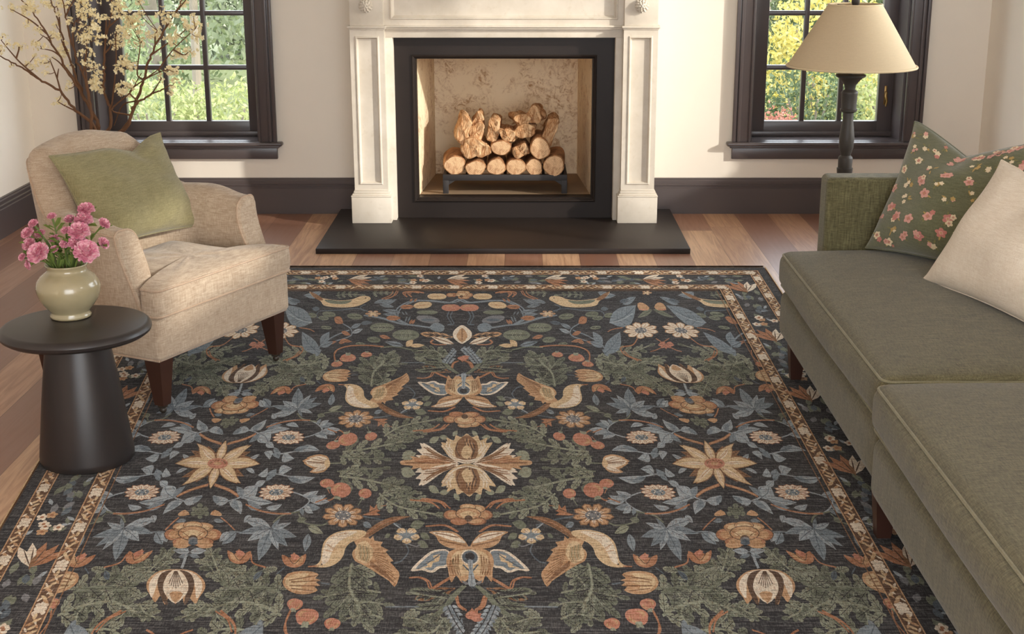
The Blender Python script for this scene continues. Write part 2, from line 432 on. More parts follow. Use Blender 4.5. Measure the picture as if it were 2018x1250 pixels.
# window and added sun slit of the right wall (beyond the frame of the photograph): frame bars and glass
def side_window(name, y0, y1, z0, z1, ny, sheer):
    w = empty(name, (XR, (y0 + y1) / 2, z0)); w['kind'] = 'structure'
    def B(nm, mb, mat, **kw):
        mb.v = [(a - XR, b - (y0 + y1) / 2, c - z0) for a, b, c in mb.v]; return mb.build(nm, mat, w, **kw)
    m = MB()
    for (a, b, c, d) in ((y0, y0 + .05, z0, z1), (y1 - .05, y1, z0, z1), (y0, y1, z0, z0 + .05), (y0, y1, z1 - .05, z1)): m.box(XR + .1, XR + .15, a, b, c, d)
    for i in range(1, ny):
        c = y0 + (y1 - y0) * i / ny; m.box(XR + .105, XR + .145, c - .015, c + .015, z0, z1)
    B('sash', m, M['trim'], smooth=False)
    m = MB(); m.add([(XR + .125, y0, z0), (XR + .125, y1, z0), (XR + .125, y1, z1), (XR + .125, y0, z1)], [(0, 1, 2, 3)]); B('pane', m, M['glass'], smooth=False)
    return w
side_window('added_sun_slit', 2.05, 2.80, 1.88, 2.36, 1, False)  # unseen slit, added and sized so the sun falls on the armchair seat
side_window('window_4', 4.95, 6.95, .80, 2.55, 3, True)

# ================================================================== HEARTH AND FIREPLACE
m = MB(); m.box(XC - .944, XC + .944, 6.725, YW, 0, .028, .003)
tag(m.build('hearth_slab', M['slate']), 'low black slate hearth slab on the wood floor in front of the fireplace', 'hearth')
HB = .028
fp = tag(empty('fireplace', (XC, YW, HB)), 'pale limestone fireplace surround with a black slate frame on the back wall', 'fireplace')
def FB(nm, mb, mat, par=None, **kw):
    par = par or fp
    off = Vector((XC, YW, HB)) if par is fp else Vector((XC, YW, HB)) 
    mb.v = [(a, b - YW, c - HB) for a, b, c in mb.v]           # x already relative to the centre line
    return mb.build(nm, mat, par, **kw)
def panel_frame(m, x0, x1, y, z0, z1, w=.016, dep=.014):
    """mitred bead around a sunk panel (face plane y, panel sunk by dep)"""
    prof = [(0, 0), (.004, -.006), (.009, -.006), (.012, .002), (w, dep)]
    rows = []
    for a, b in prof:
        rows.append([(x0 + a, y + b, z0 + a), (x1 - a, y + b, z0 + a), (x1 - a, y + b, z1 - a), (x0 + a, y + b, z1 - a)])
    m.grid(rows, closed_u=True); r = rows[-1]; m.add(r, [(0, 1, 2, 3)])
for sgn in (-1, 1):
    def X(a, b): return (min(sgn * a, sgn * b), max(sgn * a, sgn * b))
    m = MB(); x0, x1 = X(.615, .831); m.box(x0, x1, 7.33, YW, HB, .172, .003)
    for (g, z0, z1) in ((.0, .172, .180), (-.006, .180, .190), (-.012, .190, .204), (-.016, .204, .212)):
        m.box(x0 - g + (-.0 if 0 else 0) - (0.002 if g == 0 else 0), x1 + g + (0.002 if g == 0 else 0), 7.33 - g - (.002 if g == 0 else 0), YW, z0, z1, .003)
    FB('plinth', m, M['stone'])
    x0, x1 = X(.632, .813); y = 7.35
    m = MB(); px0, px1, pz0, pz1 = x0 + .027, x1 - .027, .238, 1.032
    m.box(x0, px0, y, YW, .212, 1.066, .0); m.box(px1, x1, y, YW, .212, 1.066); m.box(px0, px1, y, YW, .212, pz0); m.box(px0, px1, y, YW, pz1, 1.066)
    panel_frame(m, px0, px1, y, pz0, pz1)
    FB('pilaster', m, M['stone'], smooth=False)
    m = MB(); m.box(x0 - .012, x1 + .012, y - .014, YW, 1.072, 1.084, .004, 3); m.box(x0 - .005, x1 + .005, y - .006, YW, 1.064, 1.073, .003); FB('capital', m, M['stone'])
    m = MB(); m.box(x0 + .002, x1 - .002, y, YW, 1.084, 1.40, .002); FB('corner_block', m, M['stone'])
    m = MB(); cx, cz = (x0 + x1) / 2 - sgn * .0, 1.188                      # carved rosette: boss of small petals
    rr = random.Random(3)
    m.lathe([(.030, 0), (.032, .008), (.031, .018), (.025, .029), (.013, .037), (.0, .039)], 24, mi=0)
    for ring, (rad, n, hz, s) in enumerate(((.030, 13, .010, .0085), (.029, 13, .020, .0085), (.021, 10, .031, .0085), (.011, 6, .038, .008), (0, 1, .041, .008))):
        for k in range(n):
            a = 2 * pi * k / n + ring * .4
            bm = bmesh.new(); bmesh.ops.create_icosphere(bm, subdivisions=1, radius=s)
            m.bm(bm, 0, Matrix.Translation((rad * cos(a), rad * sin(a), hz)) @ Matrix.Rotation(a, 4, 'Z') @ Matrix.Diagonal((1.1, .75, .8, 1)))
    m.v = [(cx + a, y - c, cz + b) for a, b, c in m.v]
    m.f = [tuple(reversed(f)) for f in m.f]
    FB('rosette', m, M['stone'])
# body behind the pilasters and the frieze above
m = MB(); yb = 7.415
for sgn in (-1, 1):
    a, b = sorted((sgn * .594, sgn * .70)); m.box(a, b, yb, YW, HB, 1.018, .002)
m.box(-.70, .70, yb, YW, 1.018, 1.073, .002)
FB('jamb_stone', m, M['stone'])
m = MB(); fx, z0, z1 = .603, 1.113, 1.36
m.box(-.634, -fx, yb - .02, YW, 1.084, 1.40); m.box(fx, .634, yb - .02, YW, 1.084, 1.40); m.box(-fx, fx, yb - .02, YW, 1.084, z0); m.box(-fx, fx, yb - .02, YW, z1, 1.40)
panel_frame(m, -fx, fx, yb - .02, z0, z1, .022, .016)
FB('frieze', m, M['stone'], smooth=False)
m = MB(); m.box(-.634, .634, yb - .034, YW, 1.072, 1.084, .004, 3); m.box(-.634, .634, yb - .024, YW, 1.062, 1.073, .003); FB('architrave_moulding', m, M['stone'])
m = MB()
for g, a, b in ((.0, 1.40, 1.42), (.03, 1.42, 1.44), (.06, 1.44, 1.455), (.085, 1.455, 1.50)): m.box(-.815 - g, .815 + g, 7.34 - g, YW, a, b, .005)
FB('mantel_shelf', m, M['stone'])
# black slate slips with a stepped bead round the opening
m = MB(); ys = 7.484; ix, iz0, iz1 = .478, .14, .900
for a, b, c, d in ((-.600, -ix - .02, HB, 1.02), (ix + .02, .600, HB, 1.02), (-ix - .02, ix + .02, HB, iz0 - .02), (-ix - .02, ix + .02, iz1 + .02, 1.02)): m.box(a, b, ys, YW + .01, c, d)
prof = [(-.022, 0), (-.022, -.008), (-.016, -.011), (-.010, -.008), (-.008, .002), (-.004, .004), (-.002, .012), (.0, .012), (.0, .1)]
rows = [[(-ix + a, ys + b, iz0 + a), (ix - a, ys + b, iz0 + a), (ix - a, ys + b, iz1 - a), (-ix + a, ys + b, iz1 - a)] for a, b in prof]
m.grid(rows, closed_u=True)
FB('slate_frame', m, M['slate'], smooth=False)
# firebox: splayed plaster cheeks, back and top; brown hearth floor
m = MB(); y0, y1, b_ = ys + .09, 8.25, .428
P = [(-ix, y0), (-b_, y1), (b_, y1), (ix, y0)]; zt = iz1
for i in range(3):
    (ax, ay), (bx, by) = P[i], P[i + 1]; dx, dy = by - ay, -(bx - ax); L = sqrt(dx * dx + dy * dy); ox, oy = -dx / L * .06, -dy / L * .06
    m.add([(ax, ay, iz0), (bx, by, iz0), (bx, by, zt), (ax, ay, zt), (ax + ox, ay + oy, iz0), (bx + ox, by + oy, iz0), (bx + ox, by + oy, zt), (ax + ox, ay + oy, zt)],
          [(0, 1, 2, 3), (4, 7, 6, 5), (0, 4, 5, 1), (1, 5, 6, 2), (2, 6, 7, 3), (3, 7, 4, 0)])
m.box(-.56, .56, y0, y1 + .06, zt, zt + .05)
FB('firebox', m, M['firebox'], smooth=False)
m = MB(); m.box(-.56, .56, y0 - .01, y1 + .06, iz0 - .05, iz0); FB('firebox_floor', m, M['fire_floor'], smooth=False)

# ------------------------------------------------------------------ log grate and logs
ZG = .248
g = tag(empty('log_grate', (XC, 7.72, iz0)), 'black iron log grate standing inside the fireplace', 'log grate')
m = MB(); gx = .349; ya, yb2 = 7.60, 7.98
m.box(-gx, gx, ya - 7.72, ya + .022 - 7.72, ZG - .034 - iz0, ZG - iz0, .003); m.box(-gx, gx, yb2 - .022 - 7.72, yb2 - 7.72, ZG - .034 - iz0, ZG - iz0, .003)
for a in (-gx, gx - .022): m.box(a, a + .022, ya + .02 - 7.72, yb2 - .02 - 7.72, ZG - .034 - iz0, ZG - iz0, .003)
m.build('rail', M['grate'], g)
m = MB()
for k in range(9):
    a = -gx + .06 + k * (2 * gx - .12) / 8; m.box(a - .008, a + .008, ya + .01 - 7.72, yb2 - .01 - 7.72, ZG - .03 - iz0, ZG - .012 - iz0)
m.build('bars', M['grate'], g)
for a in (-gx, gx - .032):
    for b in (ya, yb2 - .026):
        m = MB(); m.box(a, a + .032, b - 7.72, b + .026 - 7.72, 0, ZG - .03 - iz0, .003); m.build('leg', M['grate'], g)
for s in (-1, 1):
    m = MB()
    m.add([(s * (gx - .03), ya + .004 - 7.72, ZG - .03 - iz0), (s * (gx - .075), ya + .004 - 7.72, ZG - .03 - iz0), (s * (gx - .03), ya + .004 - 7.72, ZG - .06 - iz0),
           (s * (gx - .03), ya + .02 - 7.72, ZG - .03 - iz0), (s * (gx - .075), ya + .02 - 7.72, ZG - .03 - iz0), (s * (gx - .03), ya + .02 - 7.72, ZG - .06 - iz0)],
          [(0, 1, 2), (5, 4, 3), (0, 3, 4, 1), (1, 4, 5, 2), (2, 5, 3, 0)])
    m.build('bracket', M['grate'], g, smooth=False)
def log(px, py, rx, ry, Y, length, label, split=0, roll=0.0, pitch=0.0, yaw=0.0, seed=0, lift=0.0):
    """px,py: sight line of the middle of the front end; rx, ry in metres"""
    c = ony(px, py, Y); r_ = random.Random(seed); n = 28; rows = []; L = length
    ph = [r_.uniform(0, 6.28) for _ in range(8)]
    def rad(a):
        k = 1 + .05 * sin(2 * a + ph[0]) + .04 * sin(3 * a + ph[1]) + .025 * sin(5 * a + ph[2])
        if split: k *= min(1.0, .62 / max(.25, abs(cos(a - ph[3])))) if split == 1 else (.72 + .28 * abs(cos(1.5 * a + ph[3])))
        return k
    vs = []
    for j, (t, s) in enumerate([(0, .9), (.012, .985), (.1, 1), (.35, 1.02), (.65, .99), (.97, .97), (1, .9)]):
        rows.append([(rx * s * rad(2 * pi * k / n) * (1 + .02 * sin(7 * t + k)) * cos(2 * pi * k / n), t * L, ry * s * rad(2 * pi * k / n) * sin(2 * pi * k / n)) for k in range(n)])
    m = MB(); m.grid(rows, closed_u=True, mi=0)
    for row, rev in ((rows[0], 0), (rows[-1], 1)):                # slightly uneven cut faces
        y = 0 if not rev else L; ring = [[(x * s, yy + (r_.uniform(-.004, .004) if split else r_.uniform(-.001, .001)) * 1, z * s) for (x, yy, z) in row] for s in (1, .66, .33)]
        ring[0] = row
        b = len(m.v); m.v += [p for q in ring for p in q] + [(0, y, 0)]
        for i in range(2):
            for k in range(n):
                k2 = (k + 1) % n; f = (b + i * n + k, b + (i + 1) * n + k, b + (i + 1) * n + k2, b + i * n + k2); m.f.append(f if rev else f[::-1]); m.mi.append(1)
        for k in range(n):
            f = (b + 2 * n + k, b + 3 * n, b + 2 * n + (k + 1) % n); m.f.append(f if rev else f[::-1]); m.mi.append(1)
    if split:
        for k in range(len(m.v)):
            x, y, z = m.v[k]; e = .007 * sin(90 * x + 7 * seed) * sin(80 * z + seed) ; m.v[k] = (x + .004 * sin(70 * z + 40 * y + seed), y + e, z + .005 * sin(85 * x + 30 * y + 2 * seed))
    o = m.build('firewood_log', [M['split'] if split else M['log'], M['split'] if split else M['logend']])
    o.location = c + Vector((0, 0, lift)); o.rotation_euler = (pitch, roll, yaw)
    tag(o, label, 'log', 'firewood logs stacked on the grate'); return o
K = .00283
LOGS = [
 (896.3, 326, 20 * K, 19.5 * K, 7.62, .33, 'leftmost round log in the bottom row on the grate', 0, 0, 0, .06),
 (937, 332, 20 * K, 15 * K, 7.61, .32, 'flattened oval log, second from left in the bottom row', 0, 0, 0, 0),
 (977.8, 329.4, 17.5 * K, 17 * K, 7.61, .32, 'round log, third from left in the bottom row', 0, 0, 0, 0),
 (1016.4, 330, 18.5 * K, 17 * K, 7.61, .32, 'pale round log, third from right in the bottom row', 0, 0, 0, 0),
 (1052.5, 330, 16.5 * K, 16.5 * K, 7.61, .32, 'small reddish log, second from right in the bottom row', 0, 0, 0, 0),
 (1091.5, 327, 21 * K, 20 * K, 7.60, .34, 'large round log with a dark heart at the right end of the bottom row', 0, 0, 0, -.05),
 (936, 294, 30 * K, 22 * K, 7.62, .30, 'widest split log at the left of the second row', 2, .08, 0, .03),
 (987, 291.6, 18.5 * K, 15 * K, 7.62, .30, 'small oval log in the middle of the second row', 0, 0, 0, 0),
 (1026, 298, 18 * K, 17 * K, 7.62, .30, 'squarish split log beside the ringed log in the second row', 1, .2, 0, 0),
 (1064, 293, 19.5 * K, 21 * K, 7.60, .32, 'round log with clear rings at the right of the second row', 0, 0, 0, 0),
 (914, 257, 15 * K, 25 * K, 7.66, .22, 'tall upright split log at the top left of the stack', 1, .18, 0, .1),
 (940, 259, 13 * K, 18 * K, 7.67, .20, 'small jagged piece between the two upright logs at top left', 2, .4, 0, 0),
 (942, 237, 9 * K, 15 * K, 7.69, .16, 'thin splinter of wood standing highest on the left side', 1, -.1, 0, 0),
 (972, 258, 14 * K, 22 * K, 7.66, .22, 'upright split log with a rounded top right of the jagged piece', 1, -.1, 0, -.05),
 (1000, 267, 16 * K, 11 * K, 7.64, .22, 'low wedge of wood in the dip of the top row', 2, .5, 0, 0),
 (1034, 259, 25 * K, 12 * K, 7.65, .24, 'wide flat split log in the top row right of the dip', 1, .0, 0, 0),
 (1031, 238, 15 * K, 12 * K, 7.67, .18, 'chunky piece of wood lying on the wide flat log', 2, .3, 0, .2),
 (1051, 228, 14 * K, 16 * K, 7.69, .16, 'rough chunk of wood forming the peak of the stack', 2, -.4, 0, -.2),
 (1084, 261, 15 * K, 24 * K, 7.65, .26, 'split log tilting outward at the top right of the stack', 1, .38, 0, 0),
]
for i, a in enumerate(LOGS):
    k = 1.22 if i >= 10 else 1.04
    log(a[0], a[1], a[2] * k, a[3] * k, *a[4:], seed=i + 1)
# ================================================================== ARMCHAIR
CA, CDX, CDY = Vector((-1.195, 4.307, 0)), Vector((.4405, .8977, 0)), Vector((-.8977, .4405, 0))
RUGZ = .008
chair = tag(empty('armchair', CA, atan2(CDX.y, CDX.x)), 'beige linen armchair with dark tapered legs, left of the fireplace', 'armchair')
CW = .73
m = MB(); m.softbox(0, CW, 0, .50, .205, .355, .018, front=0, n=8); m.build('seat_base', M['beige'], chair, auto=60)
m = MB(); m.tube([(.012, .012, .207), (CW - .012, .012, .207)], .004, 6); m.tube([(.006, .01, .207), (.006, .48, .207)], .004, 6); m.build('welt', M['beige_pipe'], chair)
# tub shell: one sweep from arm to back to arm
path = []
xa, yb_, rc = .052, .505, .16
for t in range(15): path.append((xa, .10 + (yb_ - rc - .10) * t / 14, -1, 0))
for t in range(1, 15):
    a = pi / 2 * t / 14; path.append((xa + rc - rc * cos(a), yb_ - rc + rc * sin(a), -cos(a), sin(a)))
for t in range(1, 13): path.append((xa + rc + (CW - 2 * xa - 2 * rc) * t / 12, yb_, 0, 1))
nh = len(path)
path += [(CW - x, y, -nx, ny) for x, y, nx, ny in path[:28][::-1]]
N = len(path); rows = []
for i, (x, y, nx, ny) in enumerate(path):
    side = min(x, CW - x); back = sstep(.33, .50, y)                   # 0 on the arms, 1 in the back
    crest = sstep(.10, .34, side) * (y > .4)
    h = .632 + .03 * sstep(.1, .34, y) + .195 * sstep(.40, .49, y) + .028 * crest
    t = .088 + .045 * back; ro, ri = .024 + .040 * back, .038 + .028 * back
    lean = .035 * (1 - back) + .115 * back; z0o, z0i = .206, .30
    sec = []
    for z in (z0o, .26, .33, .40, .46, .52): sec.append((t / 2, z))
    zz = [.56 + (h - ro - .56) * k / 4 for k in range(5)]; sec += [(t / 2, z) for z in zz]
    sec += [(t / 2 - ro + ro * cos(a), h - ro + ro * sin(a)) for a in [pi / 2 * k / 5 for k in range(1, 6)]]
    sec += [(-t / 2 + ri - ri * sin(a), h - ri + ri * cos(a)) for a in [pi / 2 * k / 5 for k in range(0, 6)]]
    zz = [h - ri + (.48 - h + ri) * k / 4 for k in range(1, 5)]; sec += [(-t / 2, z) for z in zz] + [(-t / 2, .40), (-t / 2, z0i), (0, z0o)]
    row = []
    for s, z in sec:
        u = max(-.32 * back, (z - .36) / .5)
        pad = .022 * sin(pi * max(0, min(1, (z - .42) / (h - .40)))) * (s < 0)          # plump inside
        off = s - pad + .03 * (1 - back) * u
        px_, py_ = x + nx * off, y + ny * off + .115 * u * back
        px_ += (CW / 2 - x) * .13 * back * max(0, u)
        fr = 1 - sstep(.10, .30, y)
        py_ += fr * (-.035 + .085 * sstep(.30, .62, z) )
        row.append((px_, py_, z))
    rows.append(row)
m = MB(); m.grid(rows, closed_u=True)
for row, rev in ((rows[0], 0), (rows[-1], 1)):                       # front faces of the arms, slightly domed
    c = sum((Vector(p) for p in row), Vector()) / len(row); r1 = [tuple(c + (Vector(p) - c) * .9 + Vector((0, -.010, 0))) for p in row]
    k = len(row); b = len(m.v); m.v += row + r1
    for i in range(k):
        j = (i + 1) % k; f = (b + i, b + j, b + k + j, b + k + i); m.f.append(f[::-1] if rev else f); m.mi.append(0)
    f = tuple(b + k + i for i in range(k)); m.f.append(f if rev else f[::-1]); m.mi.append(0)
m.build('shell', M['beige'], chair, auto=70)
m = MB()
for row in (rows[0], rows[-1]): m.tube([p for p in row[1:-2]], .0042, 6)
outer = [Vector(r[11]) for r in rows]; m.tube(outer, .0038, 6)
m.build('piping', M['beige_pipe'], chair)
# T shaped seat cushion
def outline_cushion(pts, z0, z1, crown, r, pipe_r, mat, pmat, parent, name='seat_cushion', ctr=None):
    pts = [Vector((p[0], p[1], 0)) for p in pts]; P = []
    n = len(pts)
    for i in range(n):                                                # rounded plan corners
        a, b, c = pts[i - 1], pts[i], pts[(i + 1) % n]; q = .022
        u = (a - b).normalized() * q; v = (c - b).normalized() * q
        for t in (0, .25, .5, .75, 1): P.append((b + u) * (1 - t) ** 2 + b * 2 * t * (1 - t) + (b + v) * t * t)
    Q = []
    for i in range(len(P)):
        a, b = P[i], P[(i + 1) % len(P)]; k = max(1, int((b - a).length / .03))
        Q += [a + (b - a) * j / k for j in range(k)]
    c = Vector(ctr + (0,)) if ctr else sum(Q, Vector()) / len(Q)
    rows = []
    zm = (z0 + z1) / 2; hh = (z1 - z0) / 2
    for s, z in [(.6, z0), (.93, z0)] + [(1 - .02 + .02 * cos(a) + .006 * cos(a), zm + hh * sin(a) * (1 if abs(sin(a)) < .99 else 1)) for a in [-pi / 2 * .95 + pi * .95 * k / 8 for k in range(9)]] + [(.955, z1 + crown * .12), (.9, z1 + crown * .3), (.8, z1 + crown * .55), (.6, z1 + crown * .82), (.4, z1 + crown * .95), (.2, z1 + crown)]:
        rows.append([tuple(Vector((c.x + (p.x - c.x) * s, c.y + (p.y - c.y) * s, z + .002 * sin(23 * p.x + 17 * p.y) * (z > zm)))) for p in Q])
    m = MB(); m.grid(rows, closed_u=True); k = len(Q)
    m.add(rows[0], [tuple(range(k - 1, -1, -1))])
    b = len(m.v); m.v += rows[-1] + [(c.x, c.y, z1 + crown)]
    for i in range(k): m.f.append((b + i, b + (i + 1) % k, b + k)); m.mi.append(0)
    o = m.build(name, mat, parent, auto=80)
    m = MB(); m.tube([(c.x + (p.x - c.x) * .992, c.y + (p.y - c.y) * .992, z1 - .004) for p in Q], pipe_r, 6, closed=True)
    m.tube([(c.x + (p.x - c.x) * .992, c.y + (p.y - c.y) * .992, z0 + .004) for p in Q], pipe_r, 6, closed=True)
    m.build('cushion_piping', pmat, o)
    return o
outline_cushion([(-.006, -.012), (CW + .006, -.012), (CW + .006, .066), (CW - .128, .105), (CW - .128, .44), (.128, .44), (.128, .105), (-.006, .066)], .356, .452, .026, .02, .0042,
                M['beige'], M['beige_pipe'], chair, ctr=(CW / 2, .16))
for (x, y, top) in ((.045, .045, .045), (CW - .045, .045, .045), (.07, .56, .04), (CW - .07, .56, .04)):
    m = MB(); h0, h1 = .040, .21; a, b = .019, .034
    sx = -1 if x < .3 else 1
    ox = -sx * (b - a) * .6
    rows = [[(x - w + o_, y - w + q, z), (x + w + o_, y - w + q, z), (x + w + o_, y + w + q, z), (x - w + o_, y + w + q, z)] for z, w, o_, q in ((h0, a, 0, 0), (h1, b, ox * .4, .006))]
    m.grid(rows, closed_u=True); m.add(rows[0], [(3, 2, 1, 0)]); m.add(rows[1], [(0, 1, 2, 3)])
    lg = m.build('leg', M['walnut'], chair, smooth=False)
    m = MB(); m.lathe([(.0, 0), (.017, 0), (.018, .006), (.013, .009), (.006, .010), (.006, -.006)], 16, (x, y, .032))
    bm = bmesh.new(); bmesh.ops.create_uvsphere(bm, u_segments=14, v_segments=8, radius=.0125); m.bm(bm, 0, Matrix.Translation((x, y, RUGZ + .0125)))
    m.tube([(x, y, .034), (x + .008, y, .026), (x + .004, y, .018)], .004, 6)
    m.build('caster', M['caster'], lg)

# ------------------------------------------------------------------ scatter cushions
def plane_hit(px, py, P, Nn):
    d = Vector(ray(px, py)); o = Vector((0, 0, H)); return o + d * ((P - o).dot(Nn) / d.dot(Nn))
def pillow(name, TL, TR, BR, BL, T, mat, chop=.07, chop_u=0.0, seed=1, cw=.7, pipe=None, decal=None, skew=0.0):
    n = 34; r_ = random.Random(seed)
    c = (TL + TR + BR + BL) / 4
    nrm = (TR - TL + BR - BL).cross(TL - BL + TR - BR).normalized()
    if nrm.y > 0: nrm = -nrm
    up = ((TL + TR) - (BL + BR)) / 2; H_ = up.length; up.normalize()
    def surf(u, v, side):
        bu, bv = u * (1 - .10 * (1 - v * v) * abs(u) ** 2), v * (1 - .085 * (1 - u * u) * abs(v) ** 2)      # concave seams, eared corners
        a, b = (bu + 1) / 2, (bv + 1) / 2
        p = (BL * (1 - a) + BR * a) * (1 - b) + (TL * (1 - a) + TR * a) * b
        e = max(0, (1 - u * u)) ** .52 * max(0, (1 - v * v)) ** .52
        th = T / 2 * e * (1 + .14 * v * -1)
        g = max(0, 1 - abs(u - chop_u) / cw) ** 1.35
        p = p - up * (chop * g * sstep(-.2, 1.0, v) ** 1.5)
        th *= 1 - .30 * exp(-((u - chop_u) / .16) ** 2) * sstep(.15, .95, v)
        wr = .010 * sin(5.0 * u + 3 * v + seed) * sin(4 * v - 2.2 * u + seed * 2) * e + .005 * sin(11 * u * v + 7 * v + seed) * e
        wr += .007 * exp(-((u - .55 + .5 * (1 - v)) / .05) ** 2) * sstep(.1, .9, v) * e - .007 * exp(-((u + .5 - .45 * (1 - v)) / .05) ** 2) * sstep(0, .9, v) * e
        return p + nrm * (side * th + (wr if side > 0 else 0))
    m = MB(); ks = [sin(pi / 2 * (2 * i / n - 1)) for i in range(n + 1)]
    idx = {}
    for side in (1, -1):
        for i, u in enumerate(ks):
            for j, v in enumerate(ks):
                edge = i in (0, n) or j in (0, n)
                if side < 0 and edge: continue
                idx[(side, i, j)] = len(m.v); m.v.append(tuple(surf(u, v, side)))
    def I(s, i, j): return idx[(1, i, j)] if (i in (0, n) or j in (0, n)) else idx[(s, i, j)]
    for i in range(n):
        for j in range(n):
            m.f.append((I(1, i, j), I(1, i + 1, j), I(1, i + 1, j + 1), I(1, i, j + 1))); m.mi.append(0)
            m.f.append((I(-1, i, j), I(-1, i, j + 1), I(-1, i + 1, j + 1), I(-1, i + 1, j))); m.mi.append(0)
    if decal:                                                          # printed motifs follow the cloth
        for poly, mi, lay in decal:
            b = len(m.v); m.v += [tuple(surf(u, v, 1) + nrm * (.0012 + .0004 * lay)) for u, v in poly]
            m.f.append(tuple(range(b, b + len(poly)))); m.mi.append(mi)
    o = m.build(name, mat, None, auto=None)
    if pipe:
        q = MB(); ring = [surf(u, -1, 1) for u in ks] + [surf(1, v, 1) for v in ks[1:]] + [surf(u, 1, 1) for u in ks[::-1][1:]] + [surf(-1, v, 1) for v in ks[::-1][1:-1]]
        q.tube(ring, .0032, 6, closed=True); q.build('edge_seam', pipe, o)
    return o
def chair_n(tilt, az=0):
    t, a = radians(tilt), radians(az); l = (sin(a) * cos(t), -cos(a) * cos(t), sin(t))
    return CDX * l[0] + CDY * l[1] + Vector((0, 0, l[2]))
P0 = onz(398, 440, .512); nn = chair_n(24, 2)
q = [plane_hit(x, y, P0, nn) for x, y in ((97, 308), (315, 262), (402, 444), (186, 496))]
tag(pillow('cushion', *q, .15, M['olive_pillow'], chop=.035, chop_u=.36, seed=3, cw=.45, pipe=M['olive_pillow']), 'moss green linen cushion leaning on the back of the beige armchair', 'cushion')

# ================================================================== SOFA
sofa = tag(empty('sofa', (1.4, 3.4, 0)), 'olive green two-seat sofa with loose seat cushions along the right side', 'sofa')
SO = Vector((1.4, 3.4, 0))
def SB(nm, mb, mat, par=None, **kw):
    mb.v = [(a - SO.x, b - SO.y, c) for a, b, c in mb.v]; return mb.build(nm, mat, par or sofa, **kw)
YA, YB, YC = 4.90, 3.405, 1.75                        # far end, joint, near end
for (y0, y1, x0) in ((YB, YA, .952), (YC, YB - .004, .925)):
    m = MB(); m.softbox(x0 - .004, 2.02, y0 + .003, y1 - .003, .125, .314, .045, n=10); SB('seat_base', m, M['sofa'], auto=60)
    x1 = x0 - .012
    m = MB(); m.softbox(x1, 1.80, y0 + .004, y1 - .004, .320, .448, .036, top=.034, front=.024, n=18, topexp=.5); cu = SB('seat_cushion', m, M['sofa'], auto=60)
    m = MB(); r = .036; k = r * (1 - .7071) - .0015
    def rect(z, inset):
        a0, a1, b0, b1 = x1 + inset, 1.80 - inset, y0 + .004 + inset, y1 - .004 - inset; out = []; R = .03
        for (cx, cy, s) in ((a0 + R, b0 + R, pi), (a1 - R, b0 + R, 1.5 * pi), (a1 - R, b1 - R, 0), (a0 + R, b1 - R, .5 * pi)):
            for i in range(5): out.append((cx + R * cos(s + pi / 8 * i) - SO.x, cy + R * sin(s + pi / 8 * i) - SO.y, z))
        return out
    m.tube(rect(.448 - k, k), .0042, 6, closed=True); m.tube(rect(.318 + k, k), .0042, 6, closed=True)
    m.build('cushion_piping', M['sofa_pipe'], cu)
m = MB(); m.softbox(1.105, 2.02, 4.905, 5.03, .125, .715, .022, n=10); SB('arm', m, M['sofa_arm'], auto=60)
m = MB(); m.softbox(1.105, 2.02, 1.62, 1.745, .125, .715, .022, n=10); SB('arm', m, M['sofa_arm'], auto=60)
m = MB(); m.softbox(1.83, 2.03, 1.745, 4.905, .125, .72, .035, n=12); SB('backrest', m, M['sofa_arm'], auto=60)
for (x, y) in ((.992, 4.735), (.972, 3.40), (.97, 1.86), (1.93, 4.8), (1.93, 1.86)):
    m = MB(); rows = [[(x - a, y - a, z), (x + a, y - a, z), (x + a, y + a, z), (x - a, y + a, z)] for z, a in ((RUGZ if x < 1.2 and False else .0085, .019), (.135, .030))]
    m.grid(rows, closed_u=True); m.add(rows[0], [(3, 2, 1, 0)]); m.add(rows[1], [(0, 1, 2, 3)]); SB('leg', m, M['walnut'], smooth=False)
